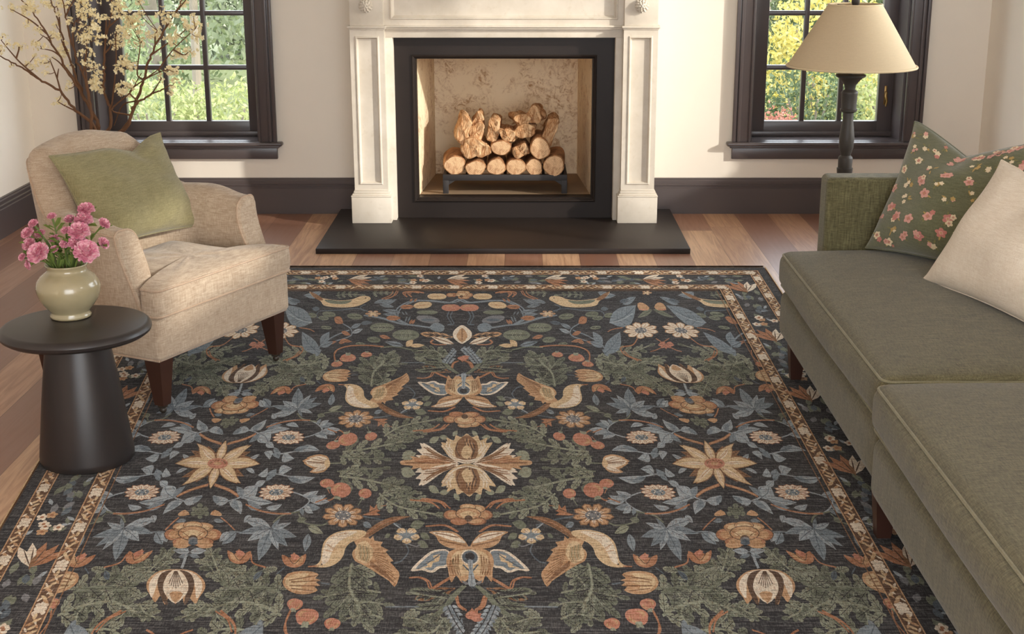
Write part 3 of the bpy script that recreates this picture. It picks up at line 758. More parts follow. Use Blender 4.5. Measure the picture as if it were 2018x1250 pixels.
# printed flowers of the floral cushion
FC = {'pink': rgb(222, 168, 154), 'rose': rgb(204, 134, 124), 'cream': rgb(236, 218, 184), 'ochre': rgb(190, 160, 100), 'leaf': rgb(132, 128, 84)}
fmats = [M['floral_ground']] + [linen('print_' + k, tuple(.82 * c for c in v[:3]) + (1,), v, .6) for k, v in FC.items()]
FI = {k: i + 1 for i, k in enumerate(FC)}
def floral(seed):
    r_ = random.Random(seed); out = []
    def blot(u, v, r, col, lay, n=5, depth=.35, rot=None):
        rot = r_.uniform(0, 6.28) if rot is None else rot; P = []
        for k in range(30):
            a = 2 * pi * k / 30; q = r * (1 - depth + depth * abs(cos(n * (a + rot) / 2)) + r_.uniform(-.06, .06)); P.append((u + q * cos(a), v + q * sin(a)))
        if all(abs(a) < .97 and abs(b) < .97 for a, b in P): out.append((P, FI[col], lay))
    def lf(u, v, a, L, w, col):
        P = [(u + L * t * cos(a) - s * w * sin(pi * t) * sin(a), v + L * t * sin(a) + s * w * sin(pi * t) * cos(a)) for s, ts in ((1, (0, .25, .5, .75, 1)), (-1, (.75, .5, .25))) for t in ts]
        if all(abs(a) < .97 and abs(b) < .97 for a, b in P): out.append((P, FI[col], 0))
    pts = []
    for _ in range(900):
        u, v = r_.uniform(-.92, .92), r_.uniform(-.92, .92)
        if all((u - a) ** 2 + (v - b) ** 2 > .205 ** 2 for a, b in pts): pts.append((u, v))
    for (u, v) in pts:
        kind = r_.random()
        for k in range(r_.randint(2, 4)):
            a = r_.uniform(0, 6.28); lf(u + .03 * cos(a), v + .03 * sin(a), a, r_.uniform(.05, .10), .012, r_.choice(['leaf', 'ochre', 'leaf']))
        if kind < .6:
            c = r_.choice(['pink', 'pink', 'cream', 'rose']); k = r_.randint(1, 3)
            for j in range(k):
                du, dv = (0, 0) if j == 0 else (r_.uniform(-.075, .075), r_.uniform(-.075, .075)); R = r_.uniform(.055, .082) * (1 if j == 0 else .7)
                blot(u + du, v + dv, R, c if j == 0 else r_.choice(['pink', 'cream', 'rose']), 1 + j); blot(u + du, v + dv, R * .42, 'rose' if c != 'rose' else 'pink', 2 + j, 4); blot(u + du, v + dv, R * .15, 'ochre', 3 + j, 3)
        else:
            for j in range(3): blot(u + r_.uniform(-.06, .06), v + r_.uniform(-.06, .06), r_.uniform(.026, .045), r_.choice(['cream', 'ochre', 'pink', 'cream']), 1 + j)
    return out
P0 = onz(1712, 487, .475); dirv = (onz(1990, 560, .475) - P0).normalized(); fn = Vector((dirv.y, -dirv.x, 0)).normalized()
if fn.x > 0: fn = -fn
nn = (fn * cos(radians(24)) + Vector((0, 0, sin(radians(24)))))
q = [plane_hit(x, y, P0, nn) for x, y in ((1803, 240), (2082, 284), (1995, 560), (1706, 488))]
tag(pillow('cushion', *q, .18, fmats, chop=.075, chop_u=-.08, seed=5, cw=.85, pipe=M['floral_ground'], decal=floral(11)), 'green cushion printed with pink and cream flowers in the far corner of the sofa', 'cushion')
P0 = onz(1826, 552, .478); dirv = (onz(2018, 640, .478) - P0).normalized(); fn = Vector((dirv.y, -dirv.x, 0)).normalized()
if fn.x > 0: fn = -fn
nn = (fn * cos(radians(26)) + Vector((0, 0, sin(radians(26)))))
q = [plane_hit(x, y, P0, nn) for x, y in ((1974, 316), (2240, 400), (2115, 690), (1818, 552))]
tag(pillow('cushion', *q, .20, M['white_pillow'], chop=.05, chop_u=0, seed=8, pipe=M['white_pillow']), 'plain ivory cushion in front of the floral cushion on the sofa', 'cushion')

# ================================================================== SIDE TABLE, VASE, FLOWERS
TX, TY, TZ = -1.345, 3.955, .445
t = tag(empty('side_table', (TX, TY, 0)), 'round black side table with a conical pedestal beside the armchair', 'side table')
m = MB(); m.lathe([(.0, .0085), (.128, .0085), (.137, .012), (.141, .022), (.141, .034), (.118, .22), (.098, .36), (.089, .412)], 72); m.build('pedestal', M['table'], t)
m = MB(); m.lathe([(.0, TZ - .037), (.19, TZ - .037), (.208, TZ - .034), (.219, TZ - .026), (.222, TZ - .017), (.219, TZ - .008), (.212, TZ - .002), (.203, TZ), (.0, TZ)], 96); m.build('tabletop', M['table'], t)
vb = onz(140, 624, TZ)
v = tag(empty('vase', vb), 'round celadon pottery vase holding pink flowers on the black side table', 'vase')
m = MB()
prof = [(0, .001), (.058, .001), (.061, .004), (.061, .010), (.056, .016), (.058, .022), (.072, .037), (.086, .058), (.0945, .083), (.095, .098), (.090, .115), (.079, .130), (.066, .140), (.060, .145), (.0585, .152), (.060, .160), (.063, .163), (.062, .167),
        (.057, .166), (.053, .158), (.053, .146), (.062, .134), (.082, .112), (.087, .09), (.078, .05), (.05, .02), (0, .016)]
pr = [tuple(p) for p in prof]
m.lathe(pr, 72); m.build('body', M['vase'], v, auto=None)
# flower heads: petals of a pompon, three meshes shared by all stems
def bloom_mesh(name, seed, npet):
    r_ = random.Random(seed); m = MB()
    bm = bmesh.new(); bmesh.ops.create_icosphere(bm, subdivisions=2, radius=.55); m.bm(bm, 1, Matrix.Translation((0, 0, -.1)) @ Matrix.Diagonal((1, 1, .6, 1)))
    for i in range(npet):
        z = 1 - 1.25 * (i + .5) / npet; a = i * 2.39996; s = sqrt(max(0, 1 - z * z))
        d = Vector((s * cos(a), s * sin(a), z * .72 + .05)).normalized(); R = (.84 + r_.uniform(-.08, .16)) * (1 - .12 * max(0, z))
        side = d.cross(Vector((0, 0, 1)) if abs(d.z) < .95 else Vector((1, 0, 0))).normalized(); upv = side.cross(d)
        tw = r_.uniform(-.5, .5); sd = side * cos(tw) + upv * sin(tw); nu = -side * sin(tw) + upv * cos(tw)
        w = r_.uniform(.10, .16)
        pts = [d * .42, d * (.42 + .25 * R) + sd * w, d * (R * .95) + sd * w * .9 + nu * .03, d * (R * 1.0) + nu * r_.uniform(.02, .1), d * (R * .95) - sd * w * .9 + nu * .03, d * (.42 + .25 * R) - sd * w]
        m.add([(p.x, p.y, p.z * .82) for p in pts], [(0, 1, 2, 3), (0, 3, 4, 5)], 0 if r_.random() < .6 else 1)
    me = bpy.data.meshes.new(name); me.from_pydata(m.v, [], m.f); me.polygons.foreach_set('material_index', m.mi); me.update()
    me.materials.append(M['bloom']); me.materials.append(M['bloom2']); return me
BL = [bloom_mesh('bloom', 1, 230), bloom_mesh('bloom', 2, 190), bloom_mesh('bloom', 3, 120)]
mouth = vb + Vector((0, 0, .150))
FL = [ # zoom x, y, radius, toward camera, label
 (720, 108, 78, -.03, 'topmost pink flower, standing tallest above the vase', 0), (395, 175, 44, -.02, 'small pink flower high on a thin stem left of centre', 1),
 (220, 243, 48, .02, 'small round pink flower at the upper left of the bunch', 1), (165, 335, 62, .03, 'pink flower at the far left of the bunch, just below the upper left one', 0),
 (285, 340, 52, -.01, 'half hidden pink flower between the far left flower and the leaves', 1), (568, 205, 56, -.04, 'pink flower just left of the wide one below the topmost flower', 1),
 (695, 208, 86, -.01, 'wide pink flower right under the topmost flower', 0), (890, 243, 58, .0, 'pink flower at the upper right with a bright green leaf under it', 0),
 (885, 430, 58, .02, 'pink flower facing right, lowest on the right of the bunch', 1), (652, 318, 98, .04, 'big full pink flower in the middle of the bunch', 0),
 (530, 312, 46, .02, 'small pink flower tucked left of the big middle flower', 1), (420, 388, 52, .0, 'deep pink flower among the leaves left of centre', 1),
 (640, 425, 84, .05, 'pink flower between the big middle one and the largest one below', 0), (515, 438, 46, .04, 'small pink flower low in the centre above the green stems', 1),
 (722, 510, 112, .085, 'largest pink flower hanging over the right of the vase rim', 0), (265, 522, 102, .085, 'large pink flower low on the left over the vase rim', 0),
 (178, 440, 66, .04, 'pink flower at the left edge above the large low left flower', 0), (115, 562, 40, .04, 'small pink flower at the outer left edge, second lowest', 1),
 (175, 635, 48, .06, 'lowest pink flower, drooping at the left beside the rim', 1), (418, 487, 40, .05, 'small rose pink bud in the centre left near the stems', 2),
]
kk = 220 / 1058
for i, (zx, zy, zr, tow, lab, bk) in enumerate(FL):
    px_, py_ = 20 + zx * kk, 390 + zy * kk
    c = ony(px_, py_, vb.y - tow); R = zr * kk * 4.25 / F * 1.12
    d0 = c - mouth; r_ = random.Random(40 + i)
    fo = tag(empty('carnation', mouth), lab, 'flower', 'pink flowers in the celadon vase')
    axis = (d0.normalized() * .55 + Vector((0, -.45, .45))).normalized()
    if zy > 600: axis = Vector((-.8, -.3, -.2)).normalized()
    if zx > 860: axis = (d0.normalized() + Vector((.25, -.25, .2))).normalized()
    bo = link('bloom', BL[bk], None, fo, smooth=False); bo.location = d0; bo.rotation_euler = axis.to_track_quat('Z', 'Y').to_euler(); bo.scale = (R, R, R)
    rim = Vector((max(-.045, min(.045, d0.x * .32)), max(-.045, min(.045, d0.y * .3)), .0))
    base = Vector((-rim.x * .4, -rim.y * .4, -.11))
    end = d0 - axis * R * .3
    cur = catmull([base, rim, (rim + end) / 2 + Vector((0, 0, .02)), end], 5)
    m = MB(); m.tube(cur, [.0024] * (len(cur) - 3) + [.0026, .0032, .004], 6)
    m.lathe([(.0, -.3 * R), (.25 * R, -.26 * R), (.42 * R, -.05 * R)], 10, (0, 0, 0), cap=False)
    Mq = Matrix.Translation(d0 - axis * R * .22) @ axis.to_track_quat('Z', 'Y').to_matrix().to_4x4()
    k0 = len(m.v) - 30; m.v[k0:] = [tuple(Mq @ Vector(p)) for p in m.v[k0:]]
    m.build('stem', M['stem'], fo)
    for j in range(7):
        m = MB(); tt = r_.uniform(.30, .9); p = cur[min(len(cur) - 2, int(tt * len(cur)))]
        if p.z < .0: p = Vector((rim.x, rim.y, .012))
        a = r_.uniform(0, 6.28); dv = Vector((cos(a), sin(a), r_.uniform(.1, 1.1))).normalized(); L = r_.uniform(.028, .06); w = L * .17
        if p.z < .03: dv = (Vector((cos(a) * .45, sin(a) * .45, 1))).normalized()
        sd = dv.cross(Vector((0, 0, 1))).normalized(); dn = sd.cross(dv)
        pts = [p, p + dv * L * .4 + sd * w, p + dv * L * .75 + sd * w * .7 + dn * .002, p + dv * L - Vector((0, 0, L * .15)), p + dv * L * .75 - sd * w * .7 + dn * .002, p + dv * L * .4 - sd * w]
        m.add(pts, [(0, 1, 2, 3), (0, 3, 4, 5)]); m.build('leaf', M['stem'], fo, smooth=False)

# ================================================================== FLOOR LAMP
LX, LY = 1.352, 5.70
L = tag(empty('floor_lamp', (LX, LY, 0)), 'dark turned floor lamp with a wide cream cone shade, behind the sofa arm', 'floor lamp')
def lz(y): return ony(1680, y, LY).z
m = MB(); m.lathe([(0, 0), (.15, 0), (.152, .012), (.145, .02), (.12, .026), (.06, .034), (.035, .05), (.028, .08)], 48); m.build('base', M['lamp_metal'], L)
PP = [(338, 15), (331, 15.5), (330, 13.5), (312, 14), (309, 13), (306, 9.5), (301, 10.5), (290, 14), (270, 14.5), (250, 12), (235, 10), (222, 10.5), (219, 16), (215, 16.5), (213, 14.5), (186, 15), (183, 16), (180, 15), (176, 10), (168, 11), (162, 15), (154, 22), (151, 28), (147.5, 29), (146, 26), (146, 2)]
k2 = 5.8 / F
prof = [(.028, .08), (.016, .10), (.016, .30), (.03, .32), (.03, .36), (.018, .40), (.022, .50)] + [(r * k2, lz(y)) for y, r in PP]
m = MB(); m.lathe(prof, 40, cap=True); m.build('pole', M['lamp_metal'], L, auto=40)
zb, zt_, rb, rt = lz(132), lz(8), .262, .107
m = MB(); n = 72
rows = [[(r * cos(2 * pi * k / n), r * sin(2 * pi * k / n), z) for k in range(n)] for r, z in ((rb, zb), (rb * .75 + rt * .25, zb * .75 + zt_ * .25), (rb * .5 + rt * .5, zb * .5 + zt_ * .5), (rb * .25 + rt * .75, zb * .25 + zt_ * .75), (rt, zt_), (rt - .003, zt_), (rb - .003, zb))]
m.grid(rows + [rows[0]], closed_u=True); sh = m.build('lamp_shade', M['shade'], L, auto=50)
m = MB()
for r, z in ((rb, zb + .004), (rt, zt_ - .003)): m.tube([(r * cos(2 * pi * k / n), r * sin(2 * pi * k / n), z) for k in range(n)], .0048, 6, closed=True)
m.build('shade_trim', M['shade_trim'], sh)
m = MB(); m.tube([(0, 0, lz(147)), (0, 0, zb + .02)], .008, 12); m.tube([(0, 0, zb + .0), (0, 0, zb + .07)], .018, 16)
for s in (-1, 1): m.tube(catmull([(s * .01, 0, zb + .005), (s * .06, 0, zb + .08), (s * .05, 0, zt_ - .06), (0, 0, zt_ - .01)], 6), .003, 6)
for k in range(3): m.tube([(0, 0, zt_ - .012), (rt * cos(k * 2.094), rt * sin(k * 2.094), zt_ - .006)], .002, 6)
m.build('harp', M['lamp_metal'], L)
m = MB(); m.lathe([(0, zt_ - .016), (.012, zt_ - .016), (.012, zt_ - .006), (.014, zt_), (.017, zt_ + .006), (.017, zt_ + .022), (.010, zt_ + .030), (.016, zt_ + .044), (.012, zt_ + .056), (0, zt_ + .06)], 24); m.build('finial', M['lamp_metal'], L)

# ================================================================== FLOWERING BRANCHES IN THE CORNER
BY = 6.55
fv = tag(empty('floor_vase', (-2.08, BY, 0)), 'tall floor vase behind the armchair holding the flowering branches', 'vase')
m = MB(); m.lathe([(0, .0), (.10, .0), (.11, .01), (.135, .12), (.14, .24), (.12, .38), (.085, .47), (.075, .52), (.085, .55), (.078, .55), (.068, .52), (.075, .47), (.11, .38), (.1, .05), (0, .03)], 40); m.build('body', M['lamp_metal'], fv, auto=None)
def cluster_mesh(seed):
    r_ = random.Random(seed); m = MB()
    for b in range(13):
        c = Vector((r_.gauss(0, .42), r_.gauss(0, .42), r_.gauss(0, .36)))
        ax = (c + Vector((r_.gauss(0, .3), r_.gauss(0, .3) - .4, .3))).normalized(); s = ax.orthogonal().normalized(); tt = ax.cross(s)
        for k in range(5):
            a = 2 * pi * k / 5 + r_.random(); d = (s * cos(a) + tt * sin(a)); e = ax.cross(d); L = r_.uniform(.34, .50)
            m.add([c, c + d * L * .6 + e * L * .38 + ax * .10, c + d * L + ax * .20, c + d * L * .6 - e * L * .38 + ax * .10], [(0, 1, 2, 3)], 0)
        for k in range(4):
            d = (ax + Vector((r_.gauss(0, .4), r_.gauss(0, .4), r_.gauss(0, .4)))).normalized(); m.add([c, c + d * .26 + s * .03, c + d * .30, c + d * .26 - s * .03], [(0, 1, 2, 3)], 0)
    me = bpy.data.meshes.new('blossom'); me.from_pydata(m.v, [], m.f); me.update(); me.materials.append(M['blossom']); return me
CM = [cluster_mesh(i) for i in range(4)]
z1k = 420 / 2018
BR = [ # polylines in the photograph (zoom), thickness, side twigs, blossoms (x,y,r)
 ('branch reaching farthest left, nearly to the left wall', -.06, [(890, 1200), (720, 1050), (560, 860), (370, 750), (230, 655), (100, 585), (-30, 510)],
  [[(560, 860), (540, 740), (490, 610), (470, 560)], [(370, 750), (200, 600), (100, 490), (10, 380)], [(720, 1050), (620, 1005), (550, 965)], [(160, 550), (180, 460), (165, 430)], [(540, 740), (555, 650)]],
  [(20, 460, 32), (165, 440, 34), (215, 435, 28), (545, 960, 36), (25, 345, 26), (70, 410, 26), (370, 590, 36), (450, 570, 40), (430, 690, 26), (260, 610, 30), (110, 615, 22), (320, 650, 22), (330, 530, 26), (620, 985, 14)]),
 ('branch rising steeply to the upper left against the pale wall', .0, [(930, 1200), (850, 1020), (760, 860), (640, 680), (560, 520), (440, 320), (330, 150), (190, -20)],
  [[(440, 320), (300, 200), (120, 95)], [(560, 520), (490, 480), (380, 460)], [(640, 680), (560, 590), (490, 540)], [(520, 450), (460, 380), (410, 340)]],
  [(95, 72, 44), (225, 75, 40), (290, 40, 46), (335, 95, 34), (265, 220, 34), (370, 300, 30), (385, 435, 40), (330, 400, 30), (490, 330, 36), (230, 120, 30), (540, 340, 32), (350, 270, 24), (655, 790, 30), (645, 840, 24)]),
 ('upright branch just left of the window casing with few twigs', .05, [(925, 1200), (860, 1040), (740, 800), (660, 560), (590, 330), (530, 130), (470, -30)],
  [[(660, 560), (590, 400), (560, 280)], [(740, 800), (640, 660), (590, 590)], [(570, 250), (560, 160), (540, 60)]],
  [(430, 30, 34), (480, 55, 30), (560, 30, 38), (590, 480, 44), (550, 120, 28), (530, 230, 28), (600, 410, 28), (620, 500, 34), (660, 620, 26)]),
 ('branch in front of the left window casing with loose blossoms', -.08, [(870, 1150), (840, 920), (800, 730), (720, 560), (665, 340), (625, 170), (590, -20)],
  [[(625, 170), (660, 70), (710, -10)], [(840, 920), (815, 700), (800, 560)], [(800, 700), (820, 480), (815, 400)], [(700, 440), (690, 300), (710, 200)]],
  [(770, 20, 54), (820, 50, 40), (770, 130, 44), (870, 150, 60), (880, 250, 52), (790, 310, 52), (780, 375, 44), (815, 485, 48), (830, 600, 44), (655, 200, 30), (640, 40, 34), (930, 360, 50), (840, 375, 28), (920, 640, 30)]),
 ('slim branch standing in the middle of the window jamb', .02, [(1040, 1200), (1040, 1040), (985, 870), (990, 700), (990, 520), (1010, 330), (1050, 130), (1060, -20)],
  [[(1040, 1040), (1060, 980), (1085, 760), (1100, 560), (1095, 350), (1110, 280)], [(990, 520), (1040, 450), (1050, 390)], [(1000, 400), (1005, 220), (1000, 150)], [(985, 870), (960, 800), (920, 770)], [(1030, 250), (1090, 200), (1150, 150)]],
  [(905, 745, 62), (925, 825, 54), (1000, 165, 30), (1085, 20, 50), (1120, 80, 60), (1060, 400, 26), (1125, 275, 36), (1150, 370, 46), (1110, 440, 32), (1105, 330, 24), (1120, 650, 48), (1140, 145, 32), (880, 780, 30)]),
 ('branch crossing the left window toward its top', .06, [(1180, 1200), (1290, 960), (1360, 760), (1410, 580), (1480, 420), (1570, 270), (1660, 120), (1740, -20)],
  [[(1290, 960), (1160, 1000), (1080, 1190)], [(1480, 420), (1470, 330), (1490, 290)], [(1430, 520), (1560, 430), (1700, 330), (1780, 260)], [(1570, 270), (1590, 180)], [(1300, 700), (1320, 500), (1330, 400)], [(1660, 120), (1760, 0)]],
  [(1565, 140, 60), (1590, 210, 40), (1470, 310, 50), (1420, 335, 34), (1340, 390, 34), (1280, 415, 22), (1655, 150, 40), (1300, 260, 48), (1250, 200, 56), (1210, 170, 44), (1320, 130, 40), (1740, 30, 40), (1210, 320, 44), (1310, 10, 34), (1190, 580, 58), (1260, 630, 36)]),
 ('lowest branch leaning right across the panes of the left window', -.02, [(1200, 1200), (1250, 1050), (1300, 980), (1420, 900), (1510, 860), (1610, 810)],
  [[(1230, 870), (1360, 760), (1520, 680), (1600, 660)], [(1420, 900), (1470, 840), (1530, 740)], [(1060, 1040), (1230, 880), (1300, 760), (1340, 690)], [(1510, 650), (1640, 470), (1850, 270)], [(1640, 470), (1740, 520), (1800, 480)], [(1360, 760), (1510, 650)]],
  [(1600, 670, 48), (1680, 675, 36), (1650, 790, 46), (1620, 880, 26), (1860, 240, 44), (1800, 270, 34), (1880, 350, 46), (1800, 490, 44), (1700, 500, 52), (1650, 530, 30), (1620, 380, 54), (1680, 330, 36), (1140, 855, 56), (1200, 820, 62), (1520, 730, 30), (1830, 150, 26), (1740, 230, 50)]),
]
for bi, (lab, dy, pts, twigs, bl) in enumerate(BR):
    base = Vector((-2.08, BY, .10)); yy = BY + dy
    def W(p, extra=0.0): return ony(p[0] * z1k, p[1] * z1k, yy + extra) - base
    br = tag(empty('flowering_branch', base), 'brown twiggy ' + lab, 'branch', 'flowering branches in the corner vase')
    P = [W(p) for p in pts]
    a = atan2(P[0].y, P[0].x) if P[0].length > 0 else 0
    neck = Vector((P[0].x * .18, dy * .5, .43))
    P = [Vector((0, dy * .2, 0)), neck] + P if P[0].z > .5 else [Vector((0, 0, 0))] + P
    cur = catmull(P, 6); r_ = random.Random(60 + bi)
    cur = [p + Vector((r_.gauss(0, .0025), r_.gauss(0, .002), r_.gauss(0, .002))) for p in cur]
    m = MB(); k = len(cur); m.tube(cur, [.0095 - .007 * i / k for i in range(k)], 8); m.build('stem', M['twig'], br)
    m = MB(); ends = []
    for tw in twigs:
        e = r_.uniform(-.05, .05); q = [W(p, e * j / len(tw)) for j, p in enumerate(tw)]; s0 = min(cur + ends, key=lambda p: (p - q[0]).length); q = ([s0] + q) if (s0 - q[0]).length > .012 else [s0] + q[1:]; cc = catmull(q, 5); k = len(cc); m.tube(cc, [.0045 - .0028 * i / k for i in range(k)], 6); ends += cc
    # short spurs that carry the blossoms
    allp = cur[6:] + ends
    for (x, y, r) in bl:
        c = W((x, y), r_.uniform(-.06, .06))
        near = min(allp, key=lambda p: (p - c).length)
        if (near - c).length > .004: m.tube(catmull([near, (near + c) / 2 + Vector((0, 0, -.006)), c], 3), [.0018] * 7, 5)
        b = link('blossom', CM[r_.randrange(4)], None, br, smooth=False); b.location = c; R = r * z1k * 6.7 / F * 1.35
        b.scale = (R, R, R); b.rotation_euler = (r_.uniform(-.6, .6), r_.uniform(-.6, .6), r_.uniform(0, 6.28))
    m.build('twig', M['twig'], br)
# ================================================================== RUG
# pattern space (U across, V along); the motifs are drawn in the plane of the photograph and folded into one quarter of the rug, then mirrored
KV = 2260.0
def to_uv(x, y):
    s = y + 443.0; return ((x - 867.0) / s - .038, KV * (1 / s - 7.368e-4))
def uv_floor(U, V, z):
    s = 1 / (V / KV + 7.368e-4); return onz(867 + (U + .038) * s, s - 443, z)
RC = {'ground': (56, 56, 59), 'tan': (210, 170, 130), 'gold': (230, 204, 164), 'cream': (248, 236, 216), 'rust': (186, 134, 100), 'brown': (150, 112, 80), 'dkbrown': (98, 74, 56), 'umber': (112, 82, 60), 'shade': (172, 146, 108), 'olive': (136, 128, 98),
      'coral': (206, 144, 120), 'blue': (136, 149, 158), 'ltblue': (172, 184, 192), 'green': (124, 130, 112), 'ltgreen': (158, 164, 144), 'ink': (50, 48, 50), 'grey': (132, 134, 138), 'slate': (96, 108, 118)}
RUG = MB(); RCOL = []
SHAPES = []
def rp(pts, c, lay):
    if len(pts) >= 3: SHAPES.append((lay, len(SHAPES), pts, c))
def weave():
    """stack the shapes so that no two that overlap share a height"""
    import numpy as np
    q = .0022; GU, GV = int(1.30 / q) + 4, int(1.40 / q) + 4; lev = np.zeros((GU, GV), np.int32)
    for lay, _, pts, c in sorted(SHAPES, key=lambda a: (a[0], a[1])):
        P = np.array(pts); G = (P + [.65, .70]) / q
        i0, j0 = np.clip(np.floor(G.min(0)).astype(int), 0, [GU - 1, GV - 1]); i1, j1 = np.clip(np.floor(G.max(0)).astype(int) + 1, 1, [GU, GV])
        mask = np.zeros((i1 - i0, j1 - j0), bool)
        X, Y = np.meshgrid(np.arange(i0, i1) + .5, np.arange(j0, j1) + .5, indexing='ij'); G2 = np.roll(G, -1, 0)
        for (x0, y0), (x1, y1) in zip(G, G2):
            if y0 != y1: mask ^= ((Y < y0) != (Y < y1)) & (X < (x1 - x0) * (Y - y0) / (y1 - y0) + x0)
            n = int(max(abs(x1 - x0), abs(y1 - y0)) * 2) + 2; t = np.linspace(0, 1, n)
            a = np.clip(np.floor(x0 + (x1 - x0) * t).astype(int) - i0, 0, i1 - i0 - 1); b = np.clip(np.floor(y0 + (y1 - y0) * t).astype(int) - j0, 0, j1 - j0 - 1); mask[a, b] = True
        sub = lev[i0:i1, j0:j1]; h = int(sub[mask].max()) + 1 if mask.any() else 1
        if lay == 0: h = 0
        else: sub[mask] = h
        RUG.add([uv_floor(u, v, RUGZ + .00003 * h) for u, v in pts], [tuple(range(len(pts)))]); RCOL.append(c)
    return int(lev.max())
UF = .360                                             # axis of the flower columns
def emit(uv, c, lay):
    """one motif outline -> its mirror images"""
    cu = sum(p[0] for p in uv) / len(uv); cv = sum(p[1] for p in uv) / len(uv)
    if cu < 0: uv = [(-u, v) for u, v in uv]; cu = -cu
    if cv < 0: uv = [(u, -v) for u, v in uv]; cv = -cv
    mu = (1, -1) if cu > .012 else (1,)
    mv = (1, -1) if cv > .010 else (1,)
    cols = [uv]
    if cu > .20 and not SYM[0] and abs(cu - UF) > .004: cols.append([(2 * UF - u, v) for u, v in uv])
    for q in cols:
        if min(u for u, v in q) > .512: continue
        q = [(min(u, .515), v) for u, v in q] if max(u for u, v in q) > .515 else q
        q = [(u, min(v, .575)) for u, v in q]
        for a in mu:
            for b in mv: rp([(a * u, b * v) for u, v in q], c, lay)
SYM = [False]
class Z:                                              # drawing helpers in one zoomed view
    def __init__(s, ox, oy, k): s.o = (ox, oy, k)
    def uv(s, p): return to_uv(s.o[0] + p[0] * s.o[2], s.o[1] + p[1] * s.o[2])
    def poly(s, pts, c, lay=3, smooth=3):
        if smooth: pts = [(p.x, p.y) for p in catmull([(a, b, 0) for a, b in pts], smooth, True)]
        emit([s.uv(p) for p in pts], c, lay)
    def ell(s, cx, cy, rx, ry, c, lay=3, rot=0, n=18):
        s.poly([(cx + rx * cos(a) * cos(rot) - ry * sin(a) * sin(rot), cy + rx * cos(a) * sin(rot) + ry * sin(a) * cos(rot)) for a in [2 * pi * k / n for k in range(n)]], c, lay, 0)
    def line(s, pts, w, c, lay=4, n=5, taper=0.0):
        P = catmull([(a, b, 0) for a, b in pts], n) if len(pts) > 2 else [Vector((a, b, 0)) for a, b in pts]
        k = len(P); L, R = [], []
        for i, p in enumerate(P):
            d = P[min(k - 1, i + 1)] - P[max(0, i - 1)]; d = d.normalized() if d.length else Vector((1, 0, 0)); ww = w / 2 * (1 - taper * i / (k - 1))
            q = Vector((-d.y, d.x, 0)); L.append(p + q * ww); R.append(p - q * ww)
        s.poly([(p.x, p.y) for p in L] + [(p.x, p.y) for p in R[::-1]], c, lay, 0)
    def leaf(s, a, b, w, c, lay=3, rib='ink', bend=0.0, veins=0):
        ax, ay = a; dx, dy = b[0] - ax, b[1] - ay; N_ = 7
        def pt(t, k): return (ax + dx * t - dy * (k * w * sin(pi * t ** .85) / 1 + bend * sin(pi * t)), ay + dy * t + dx * (k * w * sin(pi * t ** .85) + bend * sin(pi * t)))
        s.poly([pt(i / N_, 1) for i in range(N_ + 1)] + [pt(1 - i / N_, -1) for i in range(1, N_)], c, lay, 0)
        if rib:
            L_ = sqrt(dx * dx + dy * dy); s.line([pt(.02, 0), pt(.5, 0), pt(.9, 0)], max(1.6, L_ * .022), rib, lay + 1, 3)
            for t in [(.25 + .5 * i / max(1, veins)) for i in range(veins)]:
                for k in (.75, -.75): s.line([pt(t, 0), pt(min(.97, t + .14), k)], max(1.2, L_ * .014), rib, lay + 1)
    def daisy(s, cx, cy, rx, ry, n, c, cc, lay=4, rin=.38, w=.9, rot=0.0, tip=None, edge=None, ctex=True):
        for k in range(n):
            a = 2 * pi * k / n + rot; da = pi / n * w
            def q(r, t): return (cx + rx * r * cos(a + t), cy + ry * r * sin(a + t))
            if edge: s.poly([q(.2, -da * .5), q(.62, -da * 1.12), q(.9, -da * .8), q(1.04, 0), q(.9, da * .8), q(.62, da * 1.12), q(.2, da * .5)], edge, lay, 0)
            s.poly([q(.2, -da * .45), q(.6, -da * .9), q(.85, -da * .62), q(.97, 0), q(.85, da * .62), q(.6, da * .9), q(.2, da * .45)], c, lay + 1, 0)
            if c != 'cream': s.poly([q(.25, -da * .4), q(.5, -da * .55), q(.78, 0), q(.5, da * .55), q(.25, da * .4)], 'cream', lay + 1, 0)
            s.line([q(.42, 0), q(.8, 0)], rx * .035, tip or 'brown', lay + 2)
        s.ell(cx, cy, rx * rin, ry * rin, cc, lay + 3)
        if ctex:
            for k in range(9): a = 2 * pi * k / 9; s.ell(cx + rx * rin * .62 * cos(a), cy + ry * rin * .62 * sin(a), rx * .05, ry * .05, 'ink' if k % 2 else 'cream', lay + 4, n=6)
    def frond(s, pts, w, c='green', n=6, lay=2, lobes=3, c2='ltgreen', seed=1):
        """acanthus spray: a curved stem with lobed leaves on both sides"""
        P = catmull([(a, b, 0) for a, b in pts], 8); r_ = random.Random(seed); s.line(pts, w * .09, c2, lay + 1, 6)
        for i in range(n + 1):
            t = (i + .35) / (n + .6); j = min(len(P) - 2, int(t * (len(P) - 1))); p = P[j]; d = (P[j + 1] - P[max(0, j - 1)]).normalized()
            for sd in ((1, -1) if i < n else (0,)):
                ang = sd * (.95 - .35 * t + r_.uniform(-.12, .12)); L_ = w * (1.0 - .3 * t) * r_.uniform(.85, 1.1)
                dx, dy = d.x * cos(ang) - d.y * sin(ang), (d.x * sin(ang) + d.y * cos(ang)); dy *= .72
                s.lobed((p.x, p.y), (p.x + dx * L_, p.y + dy * L_), c if r_.random() < .6 else c2, lay, lobes)
